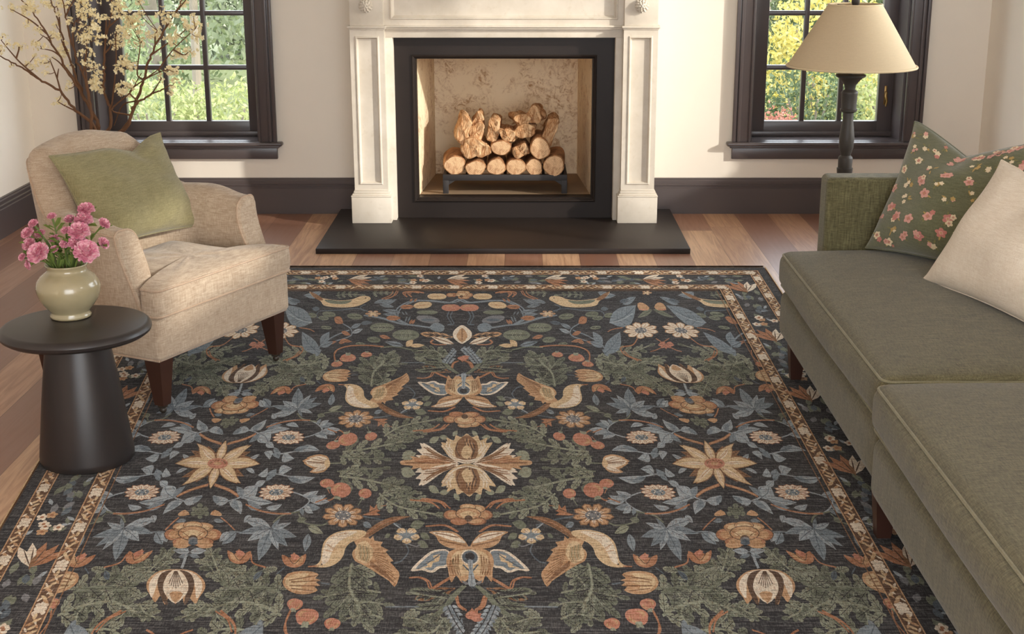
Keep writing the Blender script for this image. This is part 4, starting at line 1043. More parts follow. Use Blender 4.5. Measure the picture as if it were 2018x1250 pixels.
    def lobed(s, a, b, c, lay=2, lobes=3, fat=.27, rib='ink'):
        ax, ay = a; dx, dy = b[0] - ax, b[1] - ay; out = []
        def pt(t, k): return (ax + dx * t - dy * k * 1.15, ay + dy * t + dx * k * .85)
        side = []
        for i in range(lobes):
            t0 = .12 + .68 * i / lobes; t1 = .12 + .68 * (i + 1) / lobes; k = fat * (1 - .45 * i / lobes) * (.75 if i == 0 else 1)
            side += [(t0, k * .35), (t0 + (t1 - t0) * .45, k * .95), (t1 + .03, k)]
        pts = [pt(0, 0.02)] + [pt(t, k) for t, k in side] + [pt(1, 0)] + [pt(t, -k) for t, k in side[::-1]] + [pt(0, -.02)]
        s.poly(pts, c, lay, 2); L_ = sqrt(dx * dx + dy * dy)
        s.line([pt(.05, 0), pt(.9, 0)], max(1.5, L_ * .028), rib, lay + 1)
        for i in range(lobes): t = .2 + .6 * i / lobes; [s.line([pt(t, 0), pt(t + .16, k * fat * .6)], max(1.2, L_ * .018), rib, lay + 1) for k in (1, -1)]
z1, z2, z3, z4 = Z(560, 520, .2676), Z(900, 520, .327), Z(250, 800, .36), Z(560, 800, .36)
# ---- rosette in the middle
SYM[0] = True
for dy_ in (-1, 1):
    for sx in (-1, 1):
        C0 = (1000, 312)
        def R_(x, y): return (C0[0] + sx * x, C0[1] + dy_ * y)
        z4.poly([R_(40, 4), R_(130, 40), R_(200, 88), R_(240, 108), R_(232, 78), R_(262, 72), R_(230, 44), R_(270, 40), R_(215, 14), R_(120, 2)], 'cream', 5, 3)
        z4.line([R_(60, 10), R_(150, 44), R_(220, 84)], 5, 'brown', 7); z4.line([R_(110, 22), R_(180, 44), R_(225, 50)], 4, 'brown', 7); z4.line([R_(90, 10), R_(170, 20), R_(230, 24)], 4, 'rust', 7)
for sx in (-1, 1):
    def R_(x, y): return (1000 + sx * x, 312 + y)
    z4.poly([R_(80, 0), R_(170, -18), R_(235, -42), R_(250, -26), R_(300, -36), R_(288, -18), R_(345, -12), R_(358, 0), R_(345, 12), R_(288, 18), R_(300, 36), R_(250, 26), R_(235, 42), R_(170, 18)], 'tan', 6, 3)
    z4.line([R_(120, 0), R_(330, 0)], 9, 'brown', 8); z4.line([R_(140, -8), R_(280, -20)], 5, 'rust', 8); z4.line([R_(140, 8), R_(280, 20)], 5, 'rust', 8)
for sy in (-1, 1):
    def R_(x, y): return (1000 + x, 312 + sy * y)
    z4.poly([R_(-40, 12), R_(0, 6), R_(40, 12), R_(95, 45), R_(125, 85), R_(140, 112), R_(105, 108), R_(112, 138), R_(72, 122), R_(60, 150), R_(28, 140), R_(0, 160), R_(-28, 140), R_(-60, 150), R_(-72, 122), R_(-112, 138), R_(-105, 108), R_(-140, 112), R_(-125, 85), R_(-95, 45)], 'gold', 9, 3)
    z4.poly([R_(-42, 22), R_(0, 14), R_(42, 22), R_(62, 60), R_(55, 110), R_(28, 138), R_(0, 152), R_(-28, 138), R_(-55, 110), R_(-62, 60)], 'brown', 10, 3)
    for k in range(-4, 5): z4.line([R_(7 * k, 26 + 2 * abs(k)), R_(11 * k, 75), R_(8 * k, 138 - 7 * abs(k))], 5, 'tan' if k % 2 else 'dkbrown', 11)
    z4.poly([R_(-30, 60), R_(0, 30), R_(30, 60), R_(0, 100)], 'gold', 12, 2)
    z4.line([R_(-100, 52), R_(-60, 24), R_(0, 10), R_(60, 24), R_(100, 52)], 8, 'cream', 12)
    for sx in (-1, 1): z4.line([R_(sx * 75, 60), R_(sx * 95, 90), R_(sx * 90, 116)], 6, 'cream', 12); z4.line([R_(sx * 90, 56), R_(sx * 120, 96)], 5, 'cream', 12)
SYM[0] = False
for (a, b) in (((790, 440), (850, 478)), ((850, 478), (905, 470)), ((930, 480), (960, 520)), ((640, 345), (720, 378)), ((640, 360), (700, 390))): z4.leaf(a, b, .28, 'ltgreen', 3, None)
# ---- chain of motifs on the long axis (near half)
def peony(z, cx, cy, rx, ry, sy=1, c='tan', c2='gold', lay=5):
    for (dx, dy, a, b, cc) in ((-.72, .0, .32, .42, c), (.72, .0, .32, .42, c), (-.34, -.55, .40, .34, c2), (.34, -.55, .40, .34, c2), (0, -.70, .34, .28, c2), (-.36, .55, .38, .34, c), (.36, .55, .38, .34, c), (0, -.12, .52, .50, c2)):
        z.ell(cx + dx * rx, cy + sy * dy * ry, a * rx * 1.07, b * ry * 1.10, 'dkbrown', lay); z.ell(cx + dx * rx, cy + sy * dy * ry, a * rx, b * ry, 'rust' if cc == c else 'tan', lay); z.ell(cx + dx * rx * .92, cy + sy * dy * ry * .92, a * rx * .74, b * ry * .72, cc, lay)
    z.ell(cx, cy + sy * .30 * ry, rx * .17, ry * .28, 'dkbrown', lay + 2)
    z.line([(cx - .5 * rx, cy - sy * .1 * ry), (cx, cy - sy * .42 * ry), (cx + .5 * rx, cy - sy * .1 * ry)], rx * .035, 'rust', lay + 3)
    for k in (-1, 1): z.line([(cx + k * .2 * rx, cy + sy * .1 * ry), (cx + k * .5 * rx, cy + sy * .3 * ry)], rx * .03, 'rust', lay + 3)
SYM[0] = True
peony(z4, 1005, 598, 128, 62)
# winged lotus
LC = 1014
for sx in (-1, 1):
    def R_(x, y): return (LC + sx * x, y)
    z4.poly([R_(8, 765), R_(60, 705), R_(120, 686), R_(212, 690), R_(180, 712), R_(160, 750), R_(110, 778), R_(40, 782)], 'tan', 5, 3)
    z4.poly([R_(20, 752), R_(70, 712), R_(125, 694), R_(195, 694), R_(150, 716), R_(90, 738)], 'cream', 6, 3); z4.line([R_(15, 768), R_(90, 752), R_(160, 735)], 7, 'brown', 7)
    z4.line([R_(60, 722), R_(130, 706), R_(180, 698)], 4, 'brown', 7)
    z4.poly([R_(112, 795), R_(190, 790), R_(250, 826), R_(322, 902), R_(262, 900), R_(210, 914), R_(170, 890), R_(128, 880)], 'cream', 5, 3)
    z4.poly([R_(118, 800), R_(185, 800), R_(240, 836), R_(295, 893), R_(250, 886), R_(215, 902), R_(185, 880), R_(132, 868)], 'blue', 6, 3)
    z4.poly([R_(160, 810), R_(200, 822), R_(192, 848), R_(238, 858), R_(228, 876), R_(270, 888), R_(215, 884), R_(205, 860), R_(172, 852)], 'gold', 7, 0); z4.line([R_(150, 806), R_(215, 850), R_(285, 892)], 4, 'slate', 8)
    z4.line([R_(20, 1000), R_(-20 + 20, 985)], 4, 'slate', 8)
    z4.line([R_(100, 935), R_(160, 970), R_(215, 1000), R_(235, 960), R_(280, 940), R_(330, 942)], 8, 'rust', 4)
    z4.line([R_(34, 985), R_(95, 1040), R_(150, 1110), R_(230, 1170)], 12, 'green', 3); z4.line([R_(75, 1050), R_(60, 1095), R_(30, 1118)], 9, 'rust', 4)
    z4.lobed(R_(95, 1000), R_(300, 1060), 'brown', 2, 3, .16); z4.lobed(R_(120, 1040), R_(330, 1010), 'green', 2, 3, .16); z4.lobed(R_(150, 1090), R_(300, 1105), 'green', 2, 3, .2)
    z4.line([R_(300, 1100), R_(460, 1102)], 7, 'blue', 3)
    for k in range(9):
        t = k / 8; p = R_(120 - 95 * t, 1095 + 165 * t); z4.leaf(p, (p[0] + sx * 26, p[1] + 34), .24, 'blue', 4, None); z4.leaf(p, (p[0] - sx * 34, p[1] + 10), .24, 'ltblue', 4, None)
    z4.line([R_(122, 1092), R_(80, 1180), R_(24, 1262)], 5, 'ink', 5)
    z4.frond([R_(110, 1200), R_(220, 1190), R_(350, 1200)], 80, 'ltgreen', 3, 2, 3, 'green', 4)
    z4.line([R_(110, 560), R_(150, 525), R_(240, 508)], 7, 'rust', 4); z4.line([R_(60, 690), R_(130, 655), R_(230, 660)], 8, 'rust', 4)
    z4.line([R_(110, 100 - 0), R_(160, 128), R_(260, 138)], 7, 'rust', 4)
z4.poly([(905, 800), (960, 778), (LC, 770), (1068, 778), (1125, 800), (1145, 850), (1140, 890), (1128, 968), (1098, 930), (1075, 962), (1058, 968), (LC, 940), (972, 962), (955, 968), (935, 930), (905, 965), (895, 900), (885, 850)], 'tan', 8, 3)
z4.poly([(925, 810), (LC, 785), (1103, 810), (1112, 870), (1085, 930), (LC, 925), (945, 930), (916, 870)], 'gold', 9, 3)
for sx in (-1, 1):
    for k in range(4): z4.line([(LC + sx * (62 + 14 * k), 815 + 10 * k), (LC + sx * (66 + 14 * k), 890), (LC + sx * (58 + 14 * k), 925)], 4, 'brown', 10)
z4.ell(LC, 830, 50, 44, 'cream', 11); z4.ell(LC, 830, 43, 37, 'slate', 12); z4.ell(LC, 824, 26, 22, 'ink', 13); z4.poly([(LC - 14, 846), (LC + 14, 846), (LC + 10, 900), (LC + 22, 978), (LC, 988), (LC - 22, 978), (LC - 10, 900)], 'ltblue', 13, 2)
z4.line([(LC - 42, 870), (LC, 906), (LC + 42, 870)], 8, 'slate', 12); z4.line([(LC, 850), (LC, 975)], 3, 'slate', 14)
z4.poly([(955, 955), (LC - 20, 970), (LC, 990), (LC + 20, 970), (1075, 955), (1050, 980), (1030, 975), (LC, 992), (998, 975), (975, 980)], 'grey', 10, 2)
for k in range(7): a = pi * (1.0 + k / 6); z4.leaf((1024, 1168), (1024 + 58 * cos(a), 1160 + 62 * sin(a) * 1.0 + 8), .26, 'coral', 5, 'ink')
z4.ell(1024, 1150, 40, 22, 'coral', 6); z4.line([(990, 1140), (1024, 1120), (1058, 1140)], 5, 'rust', 7)
SYM[0] = False
# ---- flying bird
z4.poly([(132, 880), (172, 872), (198, 845), (206, 790), (222, 740), (270, 700), (340, 681), (410, 680), (448, 690), (440, 712), (395, 735), (360, 752), (335, 782), (325, 818), (300, 852), (262, 876), (215, 886), (180, 884)], 'gold', 7, 3)
z4.poly([(215, 790), (232, 745), (275, 706), (340, 688), (400, 688), (360, 712), (300, 745), (262, 800), (240, 852), (205, 866)], 'cream', 8, 3)
z4.line([(130, 881), (180, 878)], 8, 'rust', 8); z4.ell(205, 868, 5, 4, 'ink', 10)
for k in range(6): z4.line([(232 + 7 * k, 758 + 7 * k), (244 + 9 * k, 762 + 5 * k)], 4, 'tan', 9); z4.line([(222 + 8 * k, 790 + 2 * k), (232 + 9 * k, 792 + 2 * k)], 4, 'tan', 9); z4.line([(270 + 14 * k, 712 - 3 * k), (282 + 14 * k, 712 - 3 * k)], 4, 'tan', 9)
z4.poly([(372, 720), (420, 716), (452, 712), (470, 730), (488, 712), (494, 738), (540, 746), (528, 768), (572, 790), (556, 800), (598, 850), (580, 856), (628, 910), (626, 950), (604, 992), (575, 960), (520, 925), (465, 890), (420, 866), (388, 850), (372, 815), (380, 790), (398, 770)], 'tan', 6, 2)
z4.poly([(400, 760), (440, 740), (470, 760), (490, 800), (470, 850), (440, 862), (398, 842), (386, 812)], 'gold', 8, 3)
for k in range(7): z4.line([(404 + 9 * k, 756 + 3 * k), (412 + 9 * k, 800 + 4 * k), (408 + 8 * k, 838 + 3 * k)], 5, 'olive' if k % 2 else 'shade', 9)
for k in range(9): z4.line([(478 + 4 * k, 790 + 10 * k), (540 + 9 * k, 790 + 20 * k)], 4, 'brown', 9)
for k in range(6): z4.line([(470, 850 + 5 * k), (560 + 10 * k, 915 + 12 * k)], 4, 'brown', 9)
z4.poly([(430, 712), (470, 672), (530, 632), (600, 608), (690, 606), (640, 622), (580, 650), (520, 682), (470, 715), (448, 722)], 'brown', 6, 3); z4.line([(450, 705), (540, 645), (650, 612)], 4, 'rust', 8); z4.line([(460, 712), (550, 655), (620, 625)], 3, 'dkbrown', 8)
# ---- small flower with a blue star, its sprig
z4.daisy(670, 710, 78, 48, 5, 'gold', 'blue', 5, .34, 1.0, .3, ctex=False)
for k in range(5): a = 2 * pi * k / 5 + .3 + pi / 5; z4.leaf((670, 710), (670 + 62 * cos(a), 710 + 38 * sin(a)), .12, 'blue', 9, None)
z4.line([(665, 755), (680, 800), (640, 850), (600, 862)], 8, 'slate', 4); z4.line([(665, 750), (720, 770), (745, 760)], 7, 'grey', 4); z4.line([(600, 645), (650, 680)], 7, 'ltblue', 4)
for (a, b) in (((690, 660), (770, 640)), ((745, 700), (800, 730)), ((580, 700), (550, 725)), ((730, 745), (790, 775))): z4.leaf(a, b, .3, 'green', 3, None)
# ---- gold daisies, maple buds, berries
z4.daisy(322, 600, 112, 66, 9, 'tan', 'grey', 5, .40, .95, .2, edge='brown')
z4.line([(425, 605), (540, 625), (640, 655)], 8, 'slate', 3); z4.leaf((430, 640), (480, 665), .3, 'blue', 3)
z4.poly([(425, 598), (465, 585), (470, 545), (492, 562), (505, 538), (512, 568), (528, 575), (505, 585), (528, 598), (480, 600)], 'rust', 5, 2); z4.line([(430, 596), (505, 565)], 4, 'dkbrown', 6); z4.line([(528, 550), (560, 545)], 4, 'rust', 5)
def berries(z, L, st='rust'):
    for (x, y, rx, ry, sx, sy) in L:
        z.ell(x, y, rx, ry, 'coral', 6); z.ell(x - rx * .2, y - ry * .2, rx * .55, ry * .5, 'tan', 7); z.ell(x + rx * .1, y, rx * .55, ry * .55, 'coral', 8)
        for k in range(5): z.line([(x - rx * .5 + rx * .25 * k, y - ry * .3), (x - rx * .45 + rx * .25 * k, y + ry * .3)], rx * .05, 'rust', 9)
        for k in (-1, 0, 1): z.leaf((x + sx * rx * .85, y + sy * ry * .8), (x + sx * rx * (1.25) - sy * k * rx * .35, y + sy * ry * 1.25 + sx * k * ry * .4), .3, 'ltgreen', 9, None)
berries(z4, [(235, 425, 40, 25, .2, 1), (310, 462, 56, 42, -.3, 1), (443, 480, 36, 27, -.4, 1)])
z4.line([(285, 492), (255, 515), (190, 530)], 8, 'rust', 4); z4.line([(430, 505), (405, 545)], 6, 'green', 4); z4.line([(235, 450), (250, 480)], 5, 'rust', 4)
# side bud on the cross axis
SYM[0] = True
for k, (dx, dy) in enumerate(((0, -44), (0, 44), (-40, -32), (-40, 32), (-60, -14), (-60, 14), (-30, 0))):
    z4.leaf((245, 316 + dy * .25), (125 + dx * .6 + abs(dy) * .7, 316 + dy), .24, 'tan', 5, None); z4.leaf((240, 316 + dy * .25), (138 + dx * .6 + abs(dy) * .7, 316 + dy * .9), .18, 'cream', 6, 'brown')
z4.ell(236, 316, 16, 24, 'gold', 7); z4.line([(250, 316), (330, 312)], 7, 'green', 4)
SYM[0] = False
# green acanthus between the bud and the lotus
z4.frond([(300, 385), (420, 400), (560, 430), (650, 450)], 120, 'green', 5, 2, 3, 'ltgreen', 2)
z4.frond([(290, 360), (380, 348), (470, 345), (560, 340)], 78, 'ltgreen', 4, 2, 3, 'green', 3)
z4.frond([(520, 480), (600, 540), (700, 570), (860, 600)], 110, 'green', 5, 2, 3, 'ltgreen', 5)
z4.frond([(600, 480), (700, 500), (800, 545)], 80, 'ltgreen', 3, 2, 3, 'green', 6)
z4.frond([(560, 440), (640, 470), (740, 478)], 60, 'ltgreen', 3, 2, 2, 'green', 16)
# green oak leaves under the bird
z4.frond([(370, 860), (385, 940), (380, 1040), (400, 1140), (440, 1200)], 150, 'ltgreen', 5, 2, 4, 'green', 7)
z4.frond([(370, 1010), (290, 1030), (200, 1050)], 90, 'green', 3, 2, 3, 'ltgreen', 8); z4.frond([(395, 1080), (470, 1075), (560, 1090)], 90, 'green', 3, 2, 3, 'ltgreen', 9)
z4.frond([(640, 1160), (740, 1170), (860, 1220)], 90, 'green', 4, 2, 3, 'ltgreen', 10)
z4.line([(200, 970), (245, 978)], 7, 'slate', 3)
# ---- small daisies with blue hearts
for (x, y) in ((815, 474), (80, 474)): z3.daisy(x, y, 92, 43, 12, 'cream', 'blue', 5, .40, .95, 0, 'rust', 'rust')
# ---- big star flower on the column
SYM[0] = True
FX, FY = 497, 316
for k in range(12):
    a = 2 * pi * (k + .5) / 12; z3.leaf((FX, FY), (FX + 205 * cos(a), FY + 100 * sin(a)), .17, 'brown', 4, 'dkbrown', 0, 2)
for k, (dx, dy) in enumerate(((45, -125), (165, -100), (228, 0), (125, 108), (-42, 132), (-172, 108), (-228, 0), (-112, -108))):
    z3.leaf((FX + dx * .12, FY + dy * .12), (FX + dx * 1.03, FY + dy * 1.03), .165, 'brown', 6, None, .03); z3.leaf((FX + dx * .12, FY + dy * .12), (FX + dx, FY + dy), .145, 'gold', 7, None, .03); z3.leaf((FX + dx * .2, FY + dy * .2), (FX + dx * .85, FY + dy * .85), .06, 'cream', 8, 'tan', .03)
z3.ell(FX, FY, 56, 29, 'coral', 9); z3.ell(FX, FY, 22, 10, 'tan', 10)
for k in range(14): a = 2 * pi * k / 14; z3.ell(FX + 40 * cos(a), FY + 20 * sin(a), 5, 3, 'brown', 11, n=6)
SYM[0] = False
z3.line([(612, 496), (560, 462), (480, 432)], 16, 'rust', 4); z3.line([(605, 490), (555, 460), (490, 436)], 5, 'tan', 5)
# blue scrolling acanthus beside the star flower
def scroll(z, stem, leaves, c='blue', c2='ltblue', w=7, lay=3):
    z.line(stem, w, c2, lay)
    for i, (a, b, f, bd) in enumerate(leaves): z.leaf(a, b, f, c if i % 2 else c2, lay + 1, 'slate', bd)
scroll(z3, [(490, 540), (560, 520), (620, 500), (650, 450), (700, 440)], [((620, 505), (720, 430), .26, .1), ((630, 500), (600, 440), .3, .1), ((560, 520), (475, 490), .28, -.2), ((500, 535), (470, 495), .35, .1), ((560, 525), (625, 595), .3, -.2), ((590, 510), (615, 570), .3, .2), ((640, 500), (800, 530), .14, .05), ((660, 520), (740, 560), .2, .1), ((700, 440), (760, 410), .25, 0)])
scroll(z3, [(720, 380), (800, 372), (880, 385), (960, 400)], [((720, 385), (770, 340), .26, .2), ((770, 375), (820, 345), .3, .2), ((830, 378), (905, 345), .28, -.2), ((800, 385), (760, 412), .25, .1), ((880, 390), (1030, 392), .14, .1), ((880, 392), (960, 420), .18, .0), ((700, 370), (650, 345), .22, .1)])
scroll(z3, [(900, 470), (960, 490), (1000, 520), (960, 560), (900, 590)], [((960, 495), (1050, 465), .2, .1), ((985, 500), (1060, 500), .2, .0), ((1000, 520), (1110, 525), .18, .0), ((985, 540), (1060, 560), .24, .1), ((975, 545), (1020, 590), .28, .1), ((960, 560), (965, 600), .3, .1), ((1000, 510), (1090, 490), .18, .1)])
scroll(z3, [(720, 575), (800, 592), (890, 585)], [((760, 560), (850, 540), .16, .1), ((660, 545), (720, 575), .2, 0)], w=6)
z3.line([(650, 540), (730, 575), (820, 590), (900, 590)], 9, 'rust', 5); z3.line([(1030, 530), (1095, 505)], 7, 'rust', 5)
z3.line([(800, 640), (850, 600), (940, 580), (980, 565)], 8, 'green', 3); z3.line([(940, 590), (970, 640), (1060, 655), (1100, 640)], 8, 'green', 3); z3.leaf((990, 660), (1075, 700), .22, 'ltgreen', 3); z3.leaf((930, 630), (985, 620), .3, 'green', 3)
# green sprig and amber buds above the peony
SYM[0] = True
for dx, dy in ((0, -42), (38, -20), (-38, -20), (44, 14), (-44, 14), (0, 36)): z3.lobed((400, 580), (400 + dx * 1.15, 580 + dy * 1.1), 'green', 4, 2, .36)
for sx in (-1, 1): z3.poly([(400 + sx * 56, 596), (400 + sx * 82, 570), (400 + sx * 118, 590), (400 + sx * 112, 604)], 'tan', 5, 2); z3.line([(400 + sx * 115, 612), (400 + sx * 150, 640), (400 + sx * 190, 680)], 7, 'rust', 4); z3.leaf((400 + sx * 75, 625), (400 + sx * 130, 635), .22, 'blue', 4)
peony(z3, 362, 706, 150, 74, -1 * -1, 'tan', 'gold')
z3.ell(362, 738, 26, 20, 'grey', 9); z3.poly([(335, 752), (362, 728), (390, 752), (362, 764)], 'slate', 10, 2)
for sx in (-1, 1): z3.ell(362 + sx * 66, 764, 44, 17, 'tan', 8); z3.line([(362 + sx * 110, 668), (362 + sx * 60, 690), (362 + sx * 20, 720)], 4, 'brown', 9); z3.leaf((345, 800), (345 + sx * 90, 792), .2, 'ltblue', 4); z3.leaf((340, 815), (340 + sx * 60, 830), .2, 'blue', 4)
z3.line([(330, 780), (318, 840), (300, 890)], 15, 'ltblue', 4)
# lotus bud
BX = 268
z3.poly([(BX, 895), (BX + 90, 905), (BX + 150, 950), (BX + 160, 1000), (BX + 128, 1050), (BX + 106, 1084), (BX + 62, 1040), (BX + 48, 1090), (BX + 30, 1040), (BX - 2, 1086), (BX - 34, 1040), (BX - 60, 1090), (BX - 84, 1040), (BX - 112, 1076), (BX - 134, 1046), (BX - 160, 1000), (BX - 150, 950), (BX - 90, 905)], 'tan', 5, 3)
z3.poly([(BX + 10, 898), (BX + 90, 912), (BX + 140, 960), (BX + 142, 1010), (BX + 112, 1055), (BX + 100, 960), (BX + 60, 915)], 'cream', 6, 3); z3.poly([(BX - 10, 898), (BX - 90, 912), (BX - 140, 960), (BX - 146, 1010), (BX - 130, 1050), (BX - 95, 960), (BX - 55, 915)], 'cream', 6, 3)
for sx in (-1, 1): z3.poly([(BX + sx * 20, 900), (BX + sx * 75, 915), (BX + sx * 100, 960), (BX + sx * 92, 1020), (BX + sx * 62, 1080), (BX + sx * 44, 1085), (BX + sx * 60, 1000), (BX + sx * 50, 930)], 'dkbrown', 7, 3)
z3.poly([(BX, 898), (BX + 40, 920), (BX + 68, 975), (BX + 58, 1030), (BX - 4, 1082), (BX - 60, 1030), (BX - 68, 975), (BX - 40, 920)], 'cream', 8, 3); z3.poly([(BX - 35, 1030), (BX, 1015), (BX + 40, 1030), (BX - 4, 1080)], 'tan', 9, 2)
for k in range(-3, 4): z3.line([(BX + 2 * k, 905), (BX + 13 * k, 980 + 8 * abs(k) * -1 + 20)], 4, 'dkbrown', 9)
SYM[0] = False
# big blue maple leaf
MX, MY = 790, 672
for (x, y, f) in ((640, 620, .30), (690, 690, .22), (610, 700, .18), (720, 850, .30), (660, 740, .26), (830, 790, .28), (880, 770, .30), (930, 718, .26), (900, 640, .2), (840, 615, .2)):
    z3.lobed((MX, MY), (x, y), 'blue' if (x + y) % 20 else 'ltblue', 4, 2, f * .01) if False else z3.leaf((MX, MY), (x, y), f * .62, 'blue' if (x + y) % 20 else 'ltblue', 4, 'slate', .02, 2)
z3.leaf((600, 690), (520, 760), .22, 'blue', 4); z3.leaf((560, 690), (505, 745), .25, 'ltblue', 4); z3.line([(680, 700), (600, 690), (560, 690)], 6, 'blue', 3); z3.leaf((995, 700), (975, 800), .22, 'blue', 4)
z3.leaf((680, 600), (640, 640), .3, 'ltblue', 4)
# tulip buds
def bud(z, x, y, rx, ry, sx=1, c='rust'):
    z.poly([(x - sx * rx, y - ry * .8), (x - sx * rx * .4, y - ry * .3), (x, y - ry), (x + sx * rx * .3, y - ry * .3), (x + sx * rx, y - ry * .7), (x + sx * rx * .8, y + ry * .5), (x, y + ry), (x - sx * rx * .8, y + ry * .5)], c, 5, 3)
    z.poly([(x - sx * rx * .7, y - ry * .6), (x - sx * rx * .1, y + ry * .2), (x, y + ry * .7), (x - sx * rx * .7, y + ry * .3)], 'tan', 6, 2); z.poly([(x - rx * .3, y - ry * .7), (x + rx * .2, y - ry * .75), (x + rx * .5, y - ry * .3), (x, y)], 'coral', 6, 2)
    z.line([(x - rx * .5, y - ry * .4), (x, y + ry * .5), (x + rx * .6, y - ry * .4)], rx * .06, 'dkbrown', 7)
bud(z3, 615, 825, 64, 42); bud(z3, 915, 845, 66, 42, -1); z3.line([(680, 812), (690, 860), (760, 885)], 9, 'rust', 4); z3.line([(865, 885), (820, 920)], 6, 'slate', 3)
z3.poly([(852, 965), (880, 920), (950, 905), (1020, 910), (1050, 925), (1030, 945), (1062, 955), (1035, 965), (1058, 985), (1025, 990), (1045, 1010), (1000, 1030), (930, 1030), (875, 1005)], 'tan', 5, 2)
z3.poly([(865, 965), (895, 930), (960, 916), (1000, 920), (960, 950), (1000, 965), (950, 985), (970, 1015), (900, 1005)], 'gold', 6, 2)
for (a, b) in (((890, 955), (1040, 930)), ((900, 965), (1050, 958)), ((890, 985), (1040, 985)), ((900, 1000), (1020, 1015))): z3.line([a, b], 6, 'brown', 7)
z3.line([(1062, 970), (1110, 975)], 7, 'slate', 3)
berries(z3, [(918, 1085, 42, 30, -.2, 1), (985, 1150, 62, 40, -.1, 1), (1122, 1192, 42, 30, .0, 1)]); z3.line([(900, 1110), (870, 1180), (875, 1250)], 8, 'rust', 4)
# green acanthus either side of the lotus bud
z3.frond([(560, 1120), (520, 1050), (560, 970), (660, 930), (760, 900)], 130, 'ltgreen', 5, 2, 4, 'green', 11)
z3.frond([(470, 900), (440, 850), (480, 800)], 90, 'green', 3, 2, 3, 'ltgreen', 12); z3.frond([(500, 880), (560, 890), (640, 920)], 90, 'green', 4, 2, 3, 'ltgreen', 13)
z3.frond([(620, 1010), (700, 1060), (740, 1130), (720, 1190)], 130, 'green', 4, 2, 4, 'ltgreen', 14); z3.frond([(440, 1080), (380, 1130), (300, 1160)], 90, 'green', 4, 2, 3, 'ltgreen', 15)
z3.frond([(480, 1100), (500, 1160), (560, 1210)], 80, 'green', 3, 2, 3, 'ltgreen', 17); z3.frond([(640, 1010), (740, 1000), (840, 1000)], 80, 'ltgreen', 4, 2, 3, 'green', 18)
z3.line([(485, 1125), (550, 1170), (575, 1240)], 9, 'rust', 4); z3.poly([(700, 1250), (720, 1180), (740, 1180), (745, 1250)], 'blue', 4, 2); z3.leaf((690, 955), (745, 900), .18, 'slate', 3)
